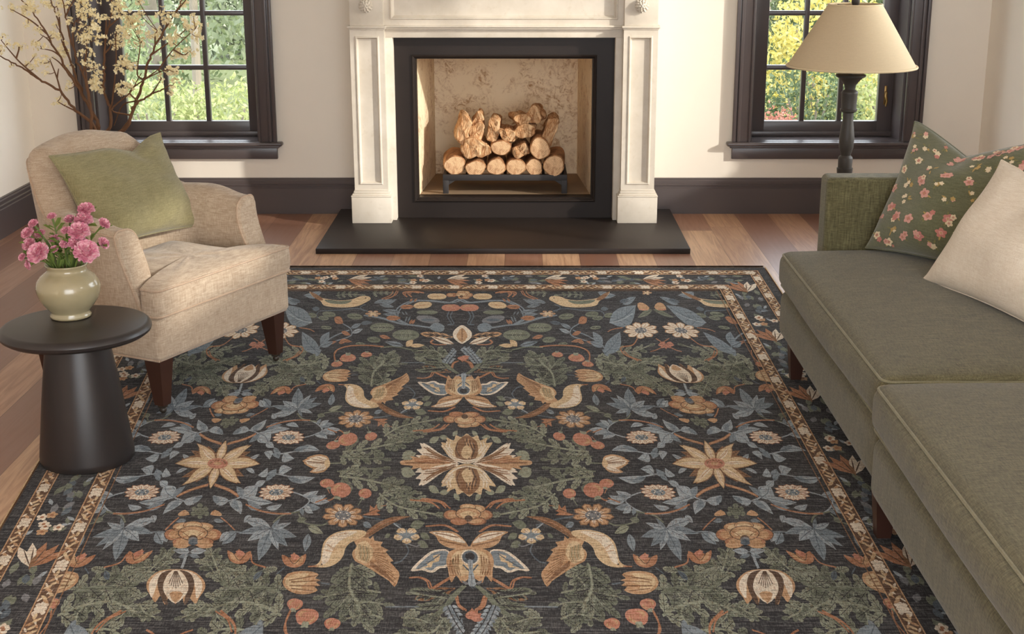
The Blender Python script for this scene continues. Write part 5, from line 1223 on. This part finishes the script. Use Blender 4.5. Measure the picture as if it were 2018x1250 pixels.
# ---- far part of the field (seen beyond the flower columns)
z1.poly([(1310, 448), (1350, 468), (1388, 500), (1385, 545), (1340, 580), (1310, 600), (1275, 580), (1240, 545), (1236, 500), (1268, 468)], 'ink', 5, 3); SYM[0] = True
z1.poly([(1310, 452), (1348, 472), (1380, 505), (1376, 545), (1338, 575), (1310, 590), (1280, 575), (1248, 545), (1244, 505), (1272, 472)], 'cream', 6, 3); z1.poly([(1310, 470), (1340, 505), (1350, 540), (1310, 580), (1270, 540), (1280, 505)], 'tan', 7, 2); z1.line([(1310, 480), (1310, 560)], 8, 'brown', 8)
for sx in (-1, 1):
    def R_(x, y): return (1310 + sx * x, y)
    z1.lobed(R_(70, 540), R_(295, 515), 'tan', 5, 3, .13); z1.leaf(R_(60, 590), R_(215, 540), .12, 'cream', 6, 'brown'); z1.line([R_(115, 595), R_(190, 595), R_(225, 580), R_(210, 560)], 7, 'rust', 4)
    for k in range(6): p = R_(20 + 18 * k, 630 + 16 * k); z1.leaf(p, (p[0] + sx * 30, p[1] - 4), .25, 'ltblue', 4, None); z1.leaf(p, (p[0] - sx * 4, p[1] + 26), .25, 'blue', 4, None)
    z1.line([R_(70, 770), R_(60, 735), R_(25, 715)], 8, 'rust', 4); z1.line([R_(50, 800), R_(130, 730), R_(200, 690)], 12, 'green', 3); z1.frond([R_(140, 690), R_(200, 640), R_(330, 640)], 80, 'green', 4, 2, 3, 'ltgreen', 20); z1.frond([R_(130, 760), R_(220, 770), R_(330, 780)], 50, 'green', 4, 2, 3, 'ltgreen', 21)
    z1.line([R_(90, 450), R_(60, 440), R_(85, 390), R_(70, 350)], 8, 'slate', 4); z1.ell(*R_(68, 324), 56, 25, 'coral', 5); z1.ell(*R_(60, 320), 30, 14, 'tan', 6); z1.ell(*R_(68, 326), 26, 12, 'coral', 7)
    z1.ell(*R_(168, 241), 54, 22, 'gold', 5); z1.line([R_(130, 240), R_(205, 240)], 5, 'tan', 6); z1.ell(*R_(275, 305), 54, 24, 'gold', 5, sx * .15); z1.line([R_(240, 300), R_(310, 310)], 5, 'tan', 6)
    z1.line([R_(0, 262), R_(60, 285), R_(150, 280), R_(260, 270), R_(360, 280), R_(450, 330), R_(470, 400), R_(400, 445)], 9, 'blue', 3); z1.line([R_(200, 475), R_(330, 455), R_(450, 440), R_(580, 400), R_(700, 380)], 9, 'blue', 3)
    z1.ell(*R_(240, 410), 76, 26, 'grey', 4, -sx * .2); z1.ell(*R_(240, 414), 40, 10, 'slate', 5); z1.poly([R_(130, 460), R_(180, 435), R_(225, 470), R_(180, 500), R_(140, 495)], 'blue', 4, 2); z1.ell(*R_(245, 358), 66, 15, 'green', 4)
    z1.ell(*R_(580, 470), 82, 34, 'green', 4); z1.ell(*R_(408, 525), 94, 40, 'green', 4); z1.line([R_(520, 470), R_(640, 470)], 5, 'ink', 5); z1.line([R_(340, 525), R_(480, 525)], 5, 'ink', 5)
    for k in (-1, 1):
        for q in range(3): z1.line([R_(370 + 30 * q, 525), R_(385 + 30 * q, 525 + 26 * k)], 4, 'ltgreen', 5); z1.line([R_(545 + 26 * q, 470), R_(560 + 26 * q, 470 + 20 * k)], 4, 'ltgreen', 5)
    z1.leaf(R_(405, 610), R_(360, 560), .3, 'gold', 5, 'tan'); z1.leaf(R_(380, 605), R_(275, 600), .14, 'gold', 5, 'tan'); z1.leaf(R_(430, 605), R_(560, 575), .14, 'blue', 4)
    for (a, b) in (((430, 320), (350, 315)), ((540, 400), (450, 400)), ((370, 445), (345, 410)), ((355, 280), (330, 255)), ((395, 230), (370, 215))): z1.leaf(R_(*a), R_(*b), .2, 'rust', 5)
    for (a, b) in (((470, 380), (560, 370)), ((450, 360), (560, 340)), ((500, 320), (580, 300)), ((400, 430), (380, 385)), ((420, 350), (400, 380)), ((560, 300), (480, 260)), ((620, 290), (520, 262))): z1.leaf(R_(*a), R_(*b), .12, 'blue', 4)
    z1.line([R_(280, 215), R_(340, 205), R_(400, 215), R_(370, 245)], 9, 'rust', 4); z1.line([R_(470, 200), R_(490, 230), R_(560, 260)], 6, 'rust', 4)
SYM[0] = True; peony(z1, 1305, 230, 82, 34); SYM[0] = False
z1.daisy(655, 368, 62, 26, 6, 'tan', 'gold', 5, .4, ctex=False)
z1.line([(700, 390), (640, 360), (540, 330), (420, 340), (330, 345), (260, 350), (240, 385), (290, 420)], 7, 'slate', 3)
for (x, y, rx, ry) in ((330, 372, 50, 20), (520, 388, 58, 22), (205, 380, 36, 18), (290, 400, 40, 16), (660, 560, 50, 22), (310, 470, 40, 14), (560, 590, 34, 12)): z1.ell(x, y, rx, ry, 'green', 4, .1); z1.line([(x - rx * .7, y), (x + rx * .7, y)], 4, 'ink', 5); z1.line([(x - rx * .3, y - ry * .7), (x + rx * .1, y)], 3, 'ltgreen', 5)
z1.leaf((370, 395), (435, 440), .36, 'rust', 5); z1.leaf((420, 500), (490, 525), .2, 'rust', 5); z1.leaf((700, 530), (785, 550), .16, 'rust', 5); z1.leaf((410, 560), (500, 575), .14, 'rust', 5)
z1.line([(430, 440), (490, 480), (490, 530), (380, 570), (290, 600)], 8, 'blue', 3); z1.leaf((490, 475), (570, 440), .18, 'blue', 4); z1.leaf((500, 510), (580, 480), .18, 'ltblue', 4); z1.leaf((560, 440), (650, 430), .16, 'slate', 4); z1.leaf((390, 570), (290, 600), .1, 'rust', 4)
# perched bird
z1.poly([(185, 205), (235, 225), (275, 250), (330, 262), (420, 270), (500, 262), (560, 240), (620, 240), (636, 262), (600, 285), (540, 312), (450, 322), (350, 318), (290, 305), (268, 275), (215, 245)], 'gold', 6, 3); z1.poly([(190, 205), (240, 226), (290, 262), (262, 270), (215, 244)], 'brown', 7, 2); z1.poly([(300, 264), (420, 274), (500, 268), (450, 296), (340, 292)], 'green', 7, 3); z1.ell(600, 252, 5, 4, 'ink', 8)
z1.frond([(380, 235), (470, 225), (580, 232)], 44, 'green', 4, 2, 3, 'ltgreen', 22); z1.frond([(650, 215), (720, 215), (800, 215)], 44, 'green', 3, 2, 3, 'ltgreen', 23); z1.line([(830, 195), (800, 240), (740, 262)], 7, 'rust', 4)
z1.line([(590, 350), (560, 320), (600, 300)], 6, 'slate', 3); z1.poly([(205, 330), (240, 315), (262, 335), (230, 350)], 'slate', 4, 2)
# white flowers, tulips, blue leaves of the far flower columns
z2.daisy(1110, 402, 104, 50, 9, 'cream', 'grey', 5, .34, .95, .2, 'tan', 'tan')
z2.poly([(1090, 240), (1120, 235), (1160, 262), (1150, 280), (1100, 278)], 'tan', 5, 2); z2.line([(1100, 275), (1150, 278)], 6, 'coral', 6); SYM[0] = True; z2.daisy(1146, 175, 32, 14, 5, 'tan', 'gold', 5, .4, ctex=False); SYM[0] = False
z2.leaf((920, 355), (1080, 250), .32, 'blue', 4, 'slate', .1, 3); z2.leaf((1000, 245), (1080, 200), .22, 'blue', 4); z2.line([(920, 355), (990, 340), (1060, 300)], 6, 'ltblue', 5); z2.leaf((980, 230), (1040, 215), .2, 'slate', 4); z2.leaf((850, 170), (960, 190), .18, 'blue', 4, 'slate', .1); z2.leaf((1180, 275), (1090, 325), .16, 'green', 4)
z2.leaf((890, 545), (985, 410), .26, 'blue', 4, 'slate', .08, 4); z2.leaf((880, 490), (820, 410), .24, 'blue', 4, 'slate', 0, 3); z2.leaf((885, 500), (800, 470), .2, 'blue', 4); z2.line([(895, 555), (885, 500), (800, 440), (700, 400)], 7, 'blue', 3); z2.leaf((770, 480), (720, 460), .2, 'rust', 4)
for k in (-1, 1): SYM[0] = True; z2.line([(1240 + k * 8, 470), (1240 + k * 40, 450)], 5, 'rust', 4)
for k in range(5): a = pi * (.1 + .2 * k); z2.leaf((1262, 480), (1262 + 52 * cos(a), 480 + 36 * sin(a)), .3, 'coral', 5)
for k in (-1, 1): z2.line([(1262 + k * 28, 505), (1262 + k * 60, 520), (1262 + k * 95, 530)], 5, 'rust', 4)
SYM[0] = False
z2.line([(1090, 450), (1060, 490), (990, 505), (1010, 545), (1095, 585)], 7, 'rust', 4); z2.line([(910, 410), (940, 395), (1000, 385)], 5, 'rust', 4)
z2.frond([(960, 530), (1060, 530), (1170, 490)], 70, 'green', 4, 2, 3, 'ltgreen', 24); z2.frond([(830, 570), (930, 600), (1060, 610), (1180, 570)], 90, 'green', 5, 2, 3, 'ltgreen', 25); z2.frond([(870, 640), (980, 660), (1080, 650), (1180, 690)], 100, 'ltgreen', 5, 2, 3, 'green', 26); z2.frond([(1180, 700), (1230, 740), (1290, 790)], 70, 'green', 3, 2, 3, 'ltgreen', 27)
berries(z2, [(605, 546, 32, 15, .0, -1), (718, 566, 46, 24, .0, -1), (785, 602, 30, 17, .0, -1)]); z2.line([(500, 500), (600, 492), (720, 498), (795, 530), (798, 585)], 7, 'rust', 4); z2.line([(330, 520), (430, 500), (520, 505)], 8, 'green', 3)
z2.frond([(520, 700), (560, 640), (600, 600)], 110, 'green', 4, 2, 4, 'ltgreen', 28); z2.frond([(400, 560), (470, 575), (560, 560)], 60, 'green', 4, 2, 3, 'ltgreen', 29); z2.frond([(430, 640), (520, 650), (600, 640)], 60, 'green', 3, 2, 3, 'ltgreen', 30)
z1.frond([(640, 900), (660, 800), (740, 720)], 150, 'green', 4, 2, 4, 'ltgreen', 31)

# ---- border
def band(u0, u1, v0, v1, c, lay):
    """frame strip between two rectangles in pattern space (cut into pieces so that it follows the perspective of the weave)"""
    n = 24
    for a in (-1, 1):
        for k in range(n):
            b0, b1 = -v1 + 2 * v1 * k / n, -v1 + 2 * v1 * (k + 1) / n; rp([(a * u0, b0), (a * u1, b0), (a * u1, b1), (a * u0, b1)], c, lay)
            a0, a1 = -u0 + 2 * u0 * k / n, -u0 + 2 * u0 * (k + 1) / n; rp([(a0, a * v0), (a1, a * v0), (a1, a * v1), (a0, a * v1)], c, lay)
UE, VE = .620, .6647
band(.506, UE, .565, VE, 'ground', 16)
B1, B2 = (.506, .528, .565, .585), (.583, .6035, .6306, .6496)
for (u0, u1, v0, v1) in (B1, B2):
    band(u0, u1, v0, v1, 'umber', 17)
    for e in (0, 1):
        if e == 0: band(u0, u0 + .0018, v0, v0 + .0018, 'tan', 19)
        else: band(u1 - .0018, u1, v1 - .0018, v1, 'tan', 19)
band(.4985, .5000, .5585, .5600, 'brown', 17)
r_ = random.Random(5)
for (u0, u1, v0, v1) in (B1, B2):                       # leafy filling of the golden bands: one repeat of 9 leaves and 3 blossoms
    w = u1 - u0; wv = v1 - v0
    def put(s_, t, L, wd, ang, c, lay, side, rot):
        pts = []
        for k in range(8):
            a = 2 * pi * k / 8; x, y = L * cos(a) * (1 if abs(cos(a)) < .9 else 1.15), wd * sin(a); pts.append((x * cos(ang) - y * sin(ang), x * sin(ang) + y * cos(ang)))
        if side: q = [(rot * (u0 + w * (t + y / 1)), s_ + x * w) for x, y in pts]; 
        else: q = [(s_ + x * w, rot * (v0 + wv * (t + y))) for x, y in pts]
        rp(q, c, lay)
    for side, rot, end in ((1, 1, v1), (1, -1, v1), (0, 1, u1), (0, -1, u1)):
        s_ = -end + .01; i = 0
        while s_ < end - .01:
            ph = i % 12
            if ph < 9: put(s_, .32 + .36 * ((i * 7) % 5) / 4, .24, .10, .9 if ph < 4 else (-.9 if ph < 8 else 0), 'gold' if i % 3 else 'tan', 18, side, rot); put(s_ + .003, .78 - .5 * ((i * 3) % 4) / 3, .19, .07, -.6 if ph < 4 else .6, 'tan' if i % 2 else 'cream', 18, side, rot)
            else:
                for t in (.28, .5, .72): put(s_ + (.0025 if t == .5 else 0), t, .15, .15, 0, 'cream', 18, side, rot)
            s_ += .0062; i += 1
# flowers of the main border between the golden bands
def bord(u, v, side, rot, k):
    """place a little motif: local x along the border, y across (0..1)"""
    uw, vw = .583 - .528, .6306 - .585
    def q(x, y): return (rot * (.528 + uw * y), u + x * .05) if side else (u + x * .05, rot * (.585 + vw * y))
    def fill(pts, c, lay): rp([q(a, b) for a, b in pts], c, lay)
    def blob(x, y, r, c, lay, n=5, dep=.3, ry=None): fill([(x + r * (1 - dep + dep * abs(cos(n * a / 2))) * cos(a), y + (ry or r) * (1 - dep + dep * abs(cos(n * a / 2))) * sin(a)) for a in [2 * pi * j / 20 for j in range(20)]], c, lay)
    def lf(x, y, L, w, a, c, lay=17): fill([(x + L * t * cos(a) - s * w * sin(pi * t) * sin(a), y + L * t * sin(a) + s * w * sin(pi * t) * cos(a)) for s, ts in ((1, (0, .3, .6, 1)), (-1, (.7, .35))) for t in ts], c, lay)
    rr = random.Random(k % 6 * 11 + 3); ph = k % 6
    if ph in (0, 3):                                        # broad brown and cream leaf flower
        for a in (-.9, -.55, -.2, .15, .5): lf(0 - .5, .5, .95, .13, a + .1, 'rust' if a < 0 else 'cream', 18); 
        for a in (-.72, -.3, .1, .4): lf(-.5, .5, .8, .02, a + .1, 'dkbrown', 19)
        lf(-.6, .5, .6, .06, 0, 'brown', 19)
    elif ph in (1, 4):                                      # white blossoms with blue leaves
        for j in range(6):
            x, y = rr.uniform(-.55, .55), rr.uniform(.12, .88); blob(x, y, .15, 'cream' if j % 3 else 'tan', 18, 5, .35, .15); blob(x, y, .05, 'rust', 19, 3, .1)
        for j in range(7): lf(rr.uniform(-.6, .6), rr.uniform(.1, .9), .30, .06, rr.uniform(0, 6.28), 'ltblue' if j % 2 else 'green', 17)
    else:                                                   # shaded green foliage
        for j in range(14): lf(rr.uniform(-.7, .7), rr.uniform(.1, .9), rr.uniform(.3, .5), .10, rr.uniform(-.6, .6) + (pi if j % 2 else 0), ('green', 'slate', 'green', 'grey')[j % 4], 17)
        lf(-.6, .75, .3, .06, .5, 'ltblue', 18); lf(.4, .2, .3, .06, -.5, 'ltblue', 18)
for side, rot, end in ((1, 1, .61), (1, -1, .61), (0, 1, .55), (0, -1, .55)):
    n = int(2 * end / .062); 
    for k in range(n): bord(-end + (k + .5) * 2 * end / n, 0, side, rot, k if side else abs(k - n // 2) * 1 + 3)
band(UE - .0035, UE, VE - .003, VE, 'ink', 18)
# body of the rug (ground colour) and its bound edge
n = 40; g0 = []
for i in range(n):
    for j in range(8):
        v0, v1 = -VE + 2 * VE * i / n, -VE + 2 * VE * (i + 1) / n; u0, u1 = -UE + 2 * UE * j / 8, -UE + 2 * UE * (j + 1) / 8
        rp([(u0, v0), (u1, v0), (u1, v1), (u0, v1)], 'ground', 0)
print('rug levels', weave(), len(SHAPES))
for (a, b, c, d) in (((-UE, -VE), (-UE, VE), -1, 0), ((UE, -VE), (UE, VE), 1, 0), ((-UE, VE), (UE, VE), 0, 1), ((-UE, -VE), (UE, -VE), 0, -1)):
    for k in range(n):
        p = [(a[0] + (b[0] - a[0]) * t, a[1] + (b[1] - a[1]) * t) for t in (k / n, (k + 1) / n)]
        q0, q1 = uv_floor(*p[0], 0), uv_floor(*p[1], 0); o0 = uv_floor(p[0][0] + .004 * c, p[0][1] + .004 * d, 0); o1 = uv_floor(p[1][0] + .004 * c, p[1][1] + .004 * d, 0)
        up = Vector((0, 0, RUGZ)); RUG.add([q0 + up, q1 + up, o1 + up * .3, o0 + up * .3], [(0, 1, 2, 3)]); RCOL.append('gold' if c else 'ground'); RUG.add([o0 + up * .3, o1 + up * .3, o1, o0], [(0, 1, 2, 3)]); RCOL.append('tan' if c else 'ink')
me = bpy.data.meshes.new('rug'); me.from_pydata(RUG.v, [], RUG.f)
# faces look up
fl = []
me.update()
bm = bmesh.new(); bm.from_mesh(me)
bm.faces.ensure_lookup_table()
for f in bm.faces:
    f.normal_update()
    if f.normal.z < 0: f.normal_flip()
bm.to_mesh(me); bm.free()
ca = me.color_attributes.new('weave_colour', 'FLOAT_COLOR', 'CORNER')
buf = []
pal = {k: rgb(*v) for k, v in RC.items()}
for p, c in zip(me.polygons, RCOL): buf += list(pal[c]) * p.loop_total
ca.data.foreach_set('color', buf)
def mk_rug():
    t = NT('woven_rug'); at = t.n('ShaderNodeAttribute'); at.attribute_name = 'weave_colour'
    streak = t.noise(t.coord((9, 170, 1)), 1, 4, .65); streak2 = t.noise(t.coord((60, 420, 1)), 1, 3, .7); warp = t.noise(t.coord((420, 40, 1)), 1, 2, .6); wear = t.noise(t.coord((1, 1, 1)), 3.2, 5, .6)
    a = t.ramp(streak, [(.36, grey(0)), (.66, grey(1))]); b = t.ramp(streak2, [(.38, grey(0)), (.62, grey(1))]); w = t.ramp(warp, [(.4, grey(0)), (.6, grey(1))])
    k = t.math('ADD', t.math('MULTIPLY', a, .45), t.math('ADD', t.math('MULTIPLY', b, .35), t.math('MULTIPLY', w, .2)))
    c = t.mix(t.ramp(k, [(.25, grey(.62)), (.6, grey(0))]), at.outputs['Color'], rgb(46, 45, 46))                 # dark weft showing through
    c = t.mix(t.math('MULTIPLY', t.ramp(k, [(.45, grey(0)), (.9, grey(1))]), .36), c, rgb(176, 174, 172))           # pale slubs
    c = t.mix(t.math('MULTIPLY', t.ramp(wear, [(.45, grey(0)), (.75, grey(1))]), .12), c, rgb(120, 116, 110))
    # engraved hatching of the woven motifs (it follows the weave, pale yarns only)
    en = t.ramp(t.noise(t.coord((150, 60, 1)), 1, 4, .7, 1.5), [(.50, grey(0)), (.60, grey(1))]); sp = t.n('ShaderNodeSeparateColor'); t.l(at.outputs['Color'], sp.inputs[0])
    pale = t.ramp(sp.outputs[0], [(.12, grey(0)), (.35, grey(1))]); c = t.mix(t.math('MULTIPLY', t.math('MULTIPLY', en, pale), .42), c, t.mix(1.0, at.outputs['Color'], rgb(176, 128, 92), 'MULTIPLY'))
    t.col(c); t.set(Roughness=.95); t.b.inputs['Specular IOR Level'].default_value = .1; t.bump(k, .3, .002); return t.m
rug = link('rug', me, mk_rug(), None, smooth=False)
tag(rug, 'large dark area rug woven with mirrored birds, flowers and vines on the wood floor', 'rug')
# ================================================================== GARDEN BEYOND THE WINDOWS
GZ = -.35
m = MB(); m.box(-16, 16, YW + .3, 44, GZ - .2, GZ); lawn = m.build('ground_outside', paint('garden_lawn', rgb(92, 98, 60), .9, .25, .2), None, smooth=False); lawn['kind'] = 'structure'
def dim(c, k): return tuple(x * k for x in c[:3]) + (1,)
def fmat(n_, a, b, k=.48): return leafy(n_, dim(a, k), dim(b, k), .35, .7)
GM = {'dark': fmat('evergreen_leaves', rgb(70, 92, 56), rgb(124, 142, 92)), 'mid': fmat('shrub_leaves', rgb(126, 146, 98), rgb(180, 192, 140)), 'lime': fmat('lime_leaves', rgb(176, 190, 112), rgb(218, 222, 158)),
      'gold': fmat('golden_leaves', rgb(226, 208, 96), rgb(246, 234, 150), .52), 'red': fmat('brick_red_flowers', rgb(186, 108, 92), rgb(216, 150, 128)), 'pale': fmat('haze_tinted_leaves', rgb(150, 166, 130), rgb(198, 206, 172))}  # the pale greens have distance haze mixed into their colour
bark = paint('garden_bark', rgb(112, 104, 92), .9, .25, .3)
def foliage(mb, c, r, n, s, seed, flat=1.0):
    r_ = random.Random(seed)
    s *= .62; n = int(n * 2.2)
    for i in range(n):
        a = r_.uniform(0, 2 * pi); z = r_.uniform(-1, 1); q = sqrt(1 - z * z); k = r_.uniform(.55, 1.0) ** .6 * (1 + .22 * sin(3 * a + seed) * sin(4 * z + seed))
        p = Vector((c[0] + r[0] * k * q * cos(a), c[1] + r[1] * k * q * sin(a), c[2] + r[2] * k * z))
        if p.z < GZ: continue
        u = Vector((r_.gauss(0, 1), r_.gauss(0, 1), r_.gauss(0, .7))).normalized(); w = u.orthogonal().normalized(); t = r_.uniform(0, 6.28); w = w * cos(t) + u.cross(w) * sin(t); v = u.cross(w); L = s * r_.uniform(.6, 1.3)
        mb.add([p - w * L, p + v * L * .42, p + w * L, p - v * L * .42], [(0, 1, 2, 3)])
def shrub(name, label, cat, x, y, r, mat, n, s, seed, trunk=None, group=None):
    e = tag(empty(name, (x, y, GZ)), label, cat, group)
    m = MB()
    if trunk:
        h, rad, lean = trunk; m.tube(catmull([(0, 0, 0), (lean * .3, 0, h * .4), (lean, 0, h)], 6), [rad * (1 - .3 * i / 12) for i in range(13)], 10); m.build('trunk', bark, e)
    else:
        rr = random.Random(seed)
        for k in range(5): a = rr.uniform(0, 6.28); m.tube([(0.05 * cos(a), .05 * sin(a), 0), (r[0] * .5 * cos(a), r[1] * .5 * sin(a), r[2] * 1.1)], [.02, .008], 6)
        m.build('branches', bark, e)
    m = MB(); cz = (trunk[0] if trunk else r[2] * .8)
    foliage(m, (trunk[2] if trunk else 0, 0, cz), r, n, s, seed)
    if not trunk: foliage(m, (r[0] * .5, 0, cz * .6), (r[0] * .6, r[1], r[2] * .7), n // 3, s, seed + 1); foliage(m, (-r[0] * .5, 0, cz * .6), (r[0] * .6, r[1], r[2] * .7), n // 3, s, seed + 2)
    m.v = [(a, b, max(c, .0)) for a, b, c in m.v]
    m.build('foliage', mat, e, smooth=False)
    return e
# seen through the left window
for i, (x, y, r, mt, lab) in enumerate((
    (-3.15, 11.6, (.62, .5, .40), 'lime', 'low yellow green shrub at the left edge of the left window'), (-2.55, 11.9, (.60, .5, .36), 'lime', 'low yellow green shrub at the right edge of the left window'),
    (-3.9, 12.6, (.7, .6, .8), 'mid', 'mid green shrub behind the branches, seen through the left window'))):
    shrub('garden_shrub', lab, 'shrub', x, y, r, GM[mt], 900, .045, 100 + i)
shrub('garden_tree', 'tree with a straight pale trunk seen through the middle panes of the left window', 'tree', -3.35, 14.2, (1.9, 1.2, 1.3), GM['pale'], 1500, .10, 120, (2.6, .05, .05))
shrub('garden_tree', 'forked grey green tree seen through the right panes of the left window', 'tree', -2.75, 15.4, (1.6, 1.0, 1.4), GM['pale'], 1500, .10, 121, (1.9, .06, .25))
shrub('garden_tree', 'mid green tree behind the pale trunk, seen through the left window', 'tree', -4.6, 17.5, (2.2, 1.2, 1.7), GM['mid'], 1900, .11, 122, (1.5, .12, -.1))
# seen through the right window
shrub('garden_shrub', 'dark green shrub in the lower left pane of the right window', 'shrub', 2.42, 11.6, (.42, .4, .50), GM['dark'], 1000, .04, 131)
shrub('garden_shrub', 'light yellow green shrub behind the lamp post in the right window', 'shrub', 3.25, 11.8, (.68, .5, .56), GM['lime'], 1500, .045, 132)
shrub('garden_shrub', 'golden yellow shrub beside the lampshade in the right window', 'shrub', 3.05, 14.0, (.6, .6, .85), GM['gold'], 1600, .055, 133)
shrub('garden_tree', 'dark evergreen tree in the upper left panes of the right window', 'tree', 2.65, 15.6, (1.2, 1.0, 1.5), GM['dark'], 2200, .09, 134, (1.7, .07, .1))
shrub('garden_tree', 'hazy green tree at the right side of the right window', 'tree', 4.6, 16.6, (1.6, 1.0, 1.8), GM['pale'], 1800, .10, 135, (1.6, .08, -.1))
shrub('flower_bed', 'low brick red flowers at the bottom of the right window', 'flowers', 1.98, 10.75, (.26, .25, .32), GM['red'], 700, .03, 136)
# hedges further back
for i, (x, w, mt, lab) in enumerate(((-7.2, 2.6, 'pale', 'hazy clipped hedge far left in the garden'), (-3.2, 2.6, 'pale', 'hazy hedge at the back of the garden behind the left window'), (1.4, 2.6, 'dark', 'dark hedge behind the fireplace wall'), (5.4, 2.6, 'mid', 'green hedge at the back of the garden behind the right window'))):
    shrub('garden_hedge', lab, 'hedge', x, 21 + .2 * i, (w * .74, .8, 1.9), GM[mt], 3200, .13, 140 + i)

# ================================================================== LIGHT, WORLD, CAMERA
W = bpy.data.worlds.new('sky'); S.world = W; W.use_nodes = True
nt = W.node_tree; bg = nt.nodes['Background']
sky = nt.nodes.new('ShaderNodeTexSky'); sky.sky_type = 'NISHITA'; sky.sun_disc = False; sky.sun_elevation = radians(24); sky.sun_rotation = radians(120); sky.air_density = 1.2; sky.dust_density = 3.0; sky.ozone_density = 1.0
mixn = nt.nodes.new('ShaderNodeMix'); mixn.data_type = 'RGBA'; mixn.inputs[0].default_value = .8; mixn.inputs[7].default_value = (.94, .98, 1.04, 1)
sc = nt.nodes.new('ShaderNodeVectorMath'); sc.operation = 'SCALE'; sc.inputs['Scale'].default_value = .12
nt.links.new(sky.outputs[0], sc.inputs[0]); nt.links.new(sc.outputs[0], mixn.inputs[6]); nt.links.new(mixn.outputs[2], bg.inputs['Color'])
bg.inputs['Strength'].default_value = SKY
def sun(energy, d, ang, col):
    l = bpy.data.lights.new('sun', 'SUN'); l.energy = energy; l.angle = radians(ang); l.color = col
    o = bpy.data.objects.new('sun', l); COL.objects.link(o); o.rotation_euler = Vector(d).to_track_quat('-Z', 'Y').to_euler(); return o
sun(SUN, (-.87 * cos(radians(20)), .5 * cos(radians(20)), -sin(radians(20))), 1.6, (1.0, .94, .86))
def portal(loc, rot, sx, sy):
    l = bpy.data.lights.new('portal', 'AREA'); l.shape = 'RECTANGLE'; l.size = sx; l.size_y = sy; l.cycles.is_portal = True
    o = bpy.data.objects.new('sky_portal', l); COL.objects.link(o); o.location = loc; o.rotation_euler = rot; return o
portal((XR + .2, 5.95, 1.675), (0, radians(90), 0), 1.75, 2.0)
portal((.775, YF - .1, 1.3), (radians(90), 0, 0), 3.35, 2.6)
cam = bpy.data.cameras.new('camera'); co = bpy.data.objects.new('camera', cam); COL.objects.link(co)
cam.sensor_width = 36; cam.lens = F * 36 / 2018; cam.shift_x = -(PX - 1009) / 2018; cam.clip_end = 200
co.location = (0, 0, H); co.rotation_euler = (pi / 2 - TH, 0, 0)
S.camera = co
S.view_settings.view_transform = 'Standard'; S.view_settings.look = 'None'; S.view_settings.gamma = 1.0; S.view_settings.exposure = EXPO; S.view_settings.use_curve_mapping = False
S.cycles.use_denoising = True; S.cycles.max_bounces = 10; S.cycles.diffuse_bounces = 6; S.cycles.transparent_max_bounces = 12; S.cycles.sample_clamp_indirect = 8
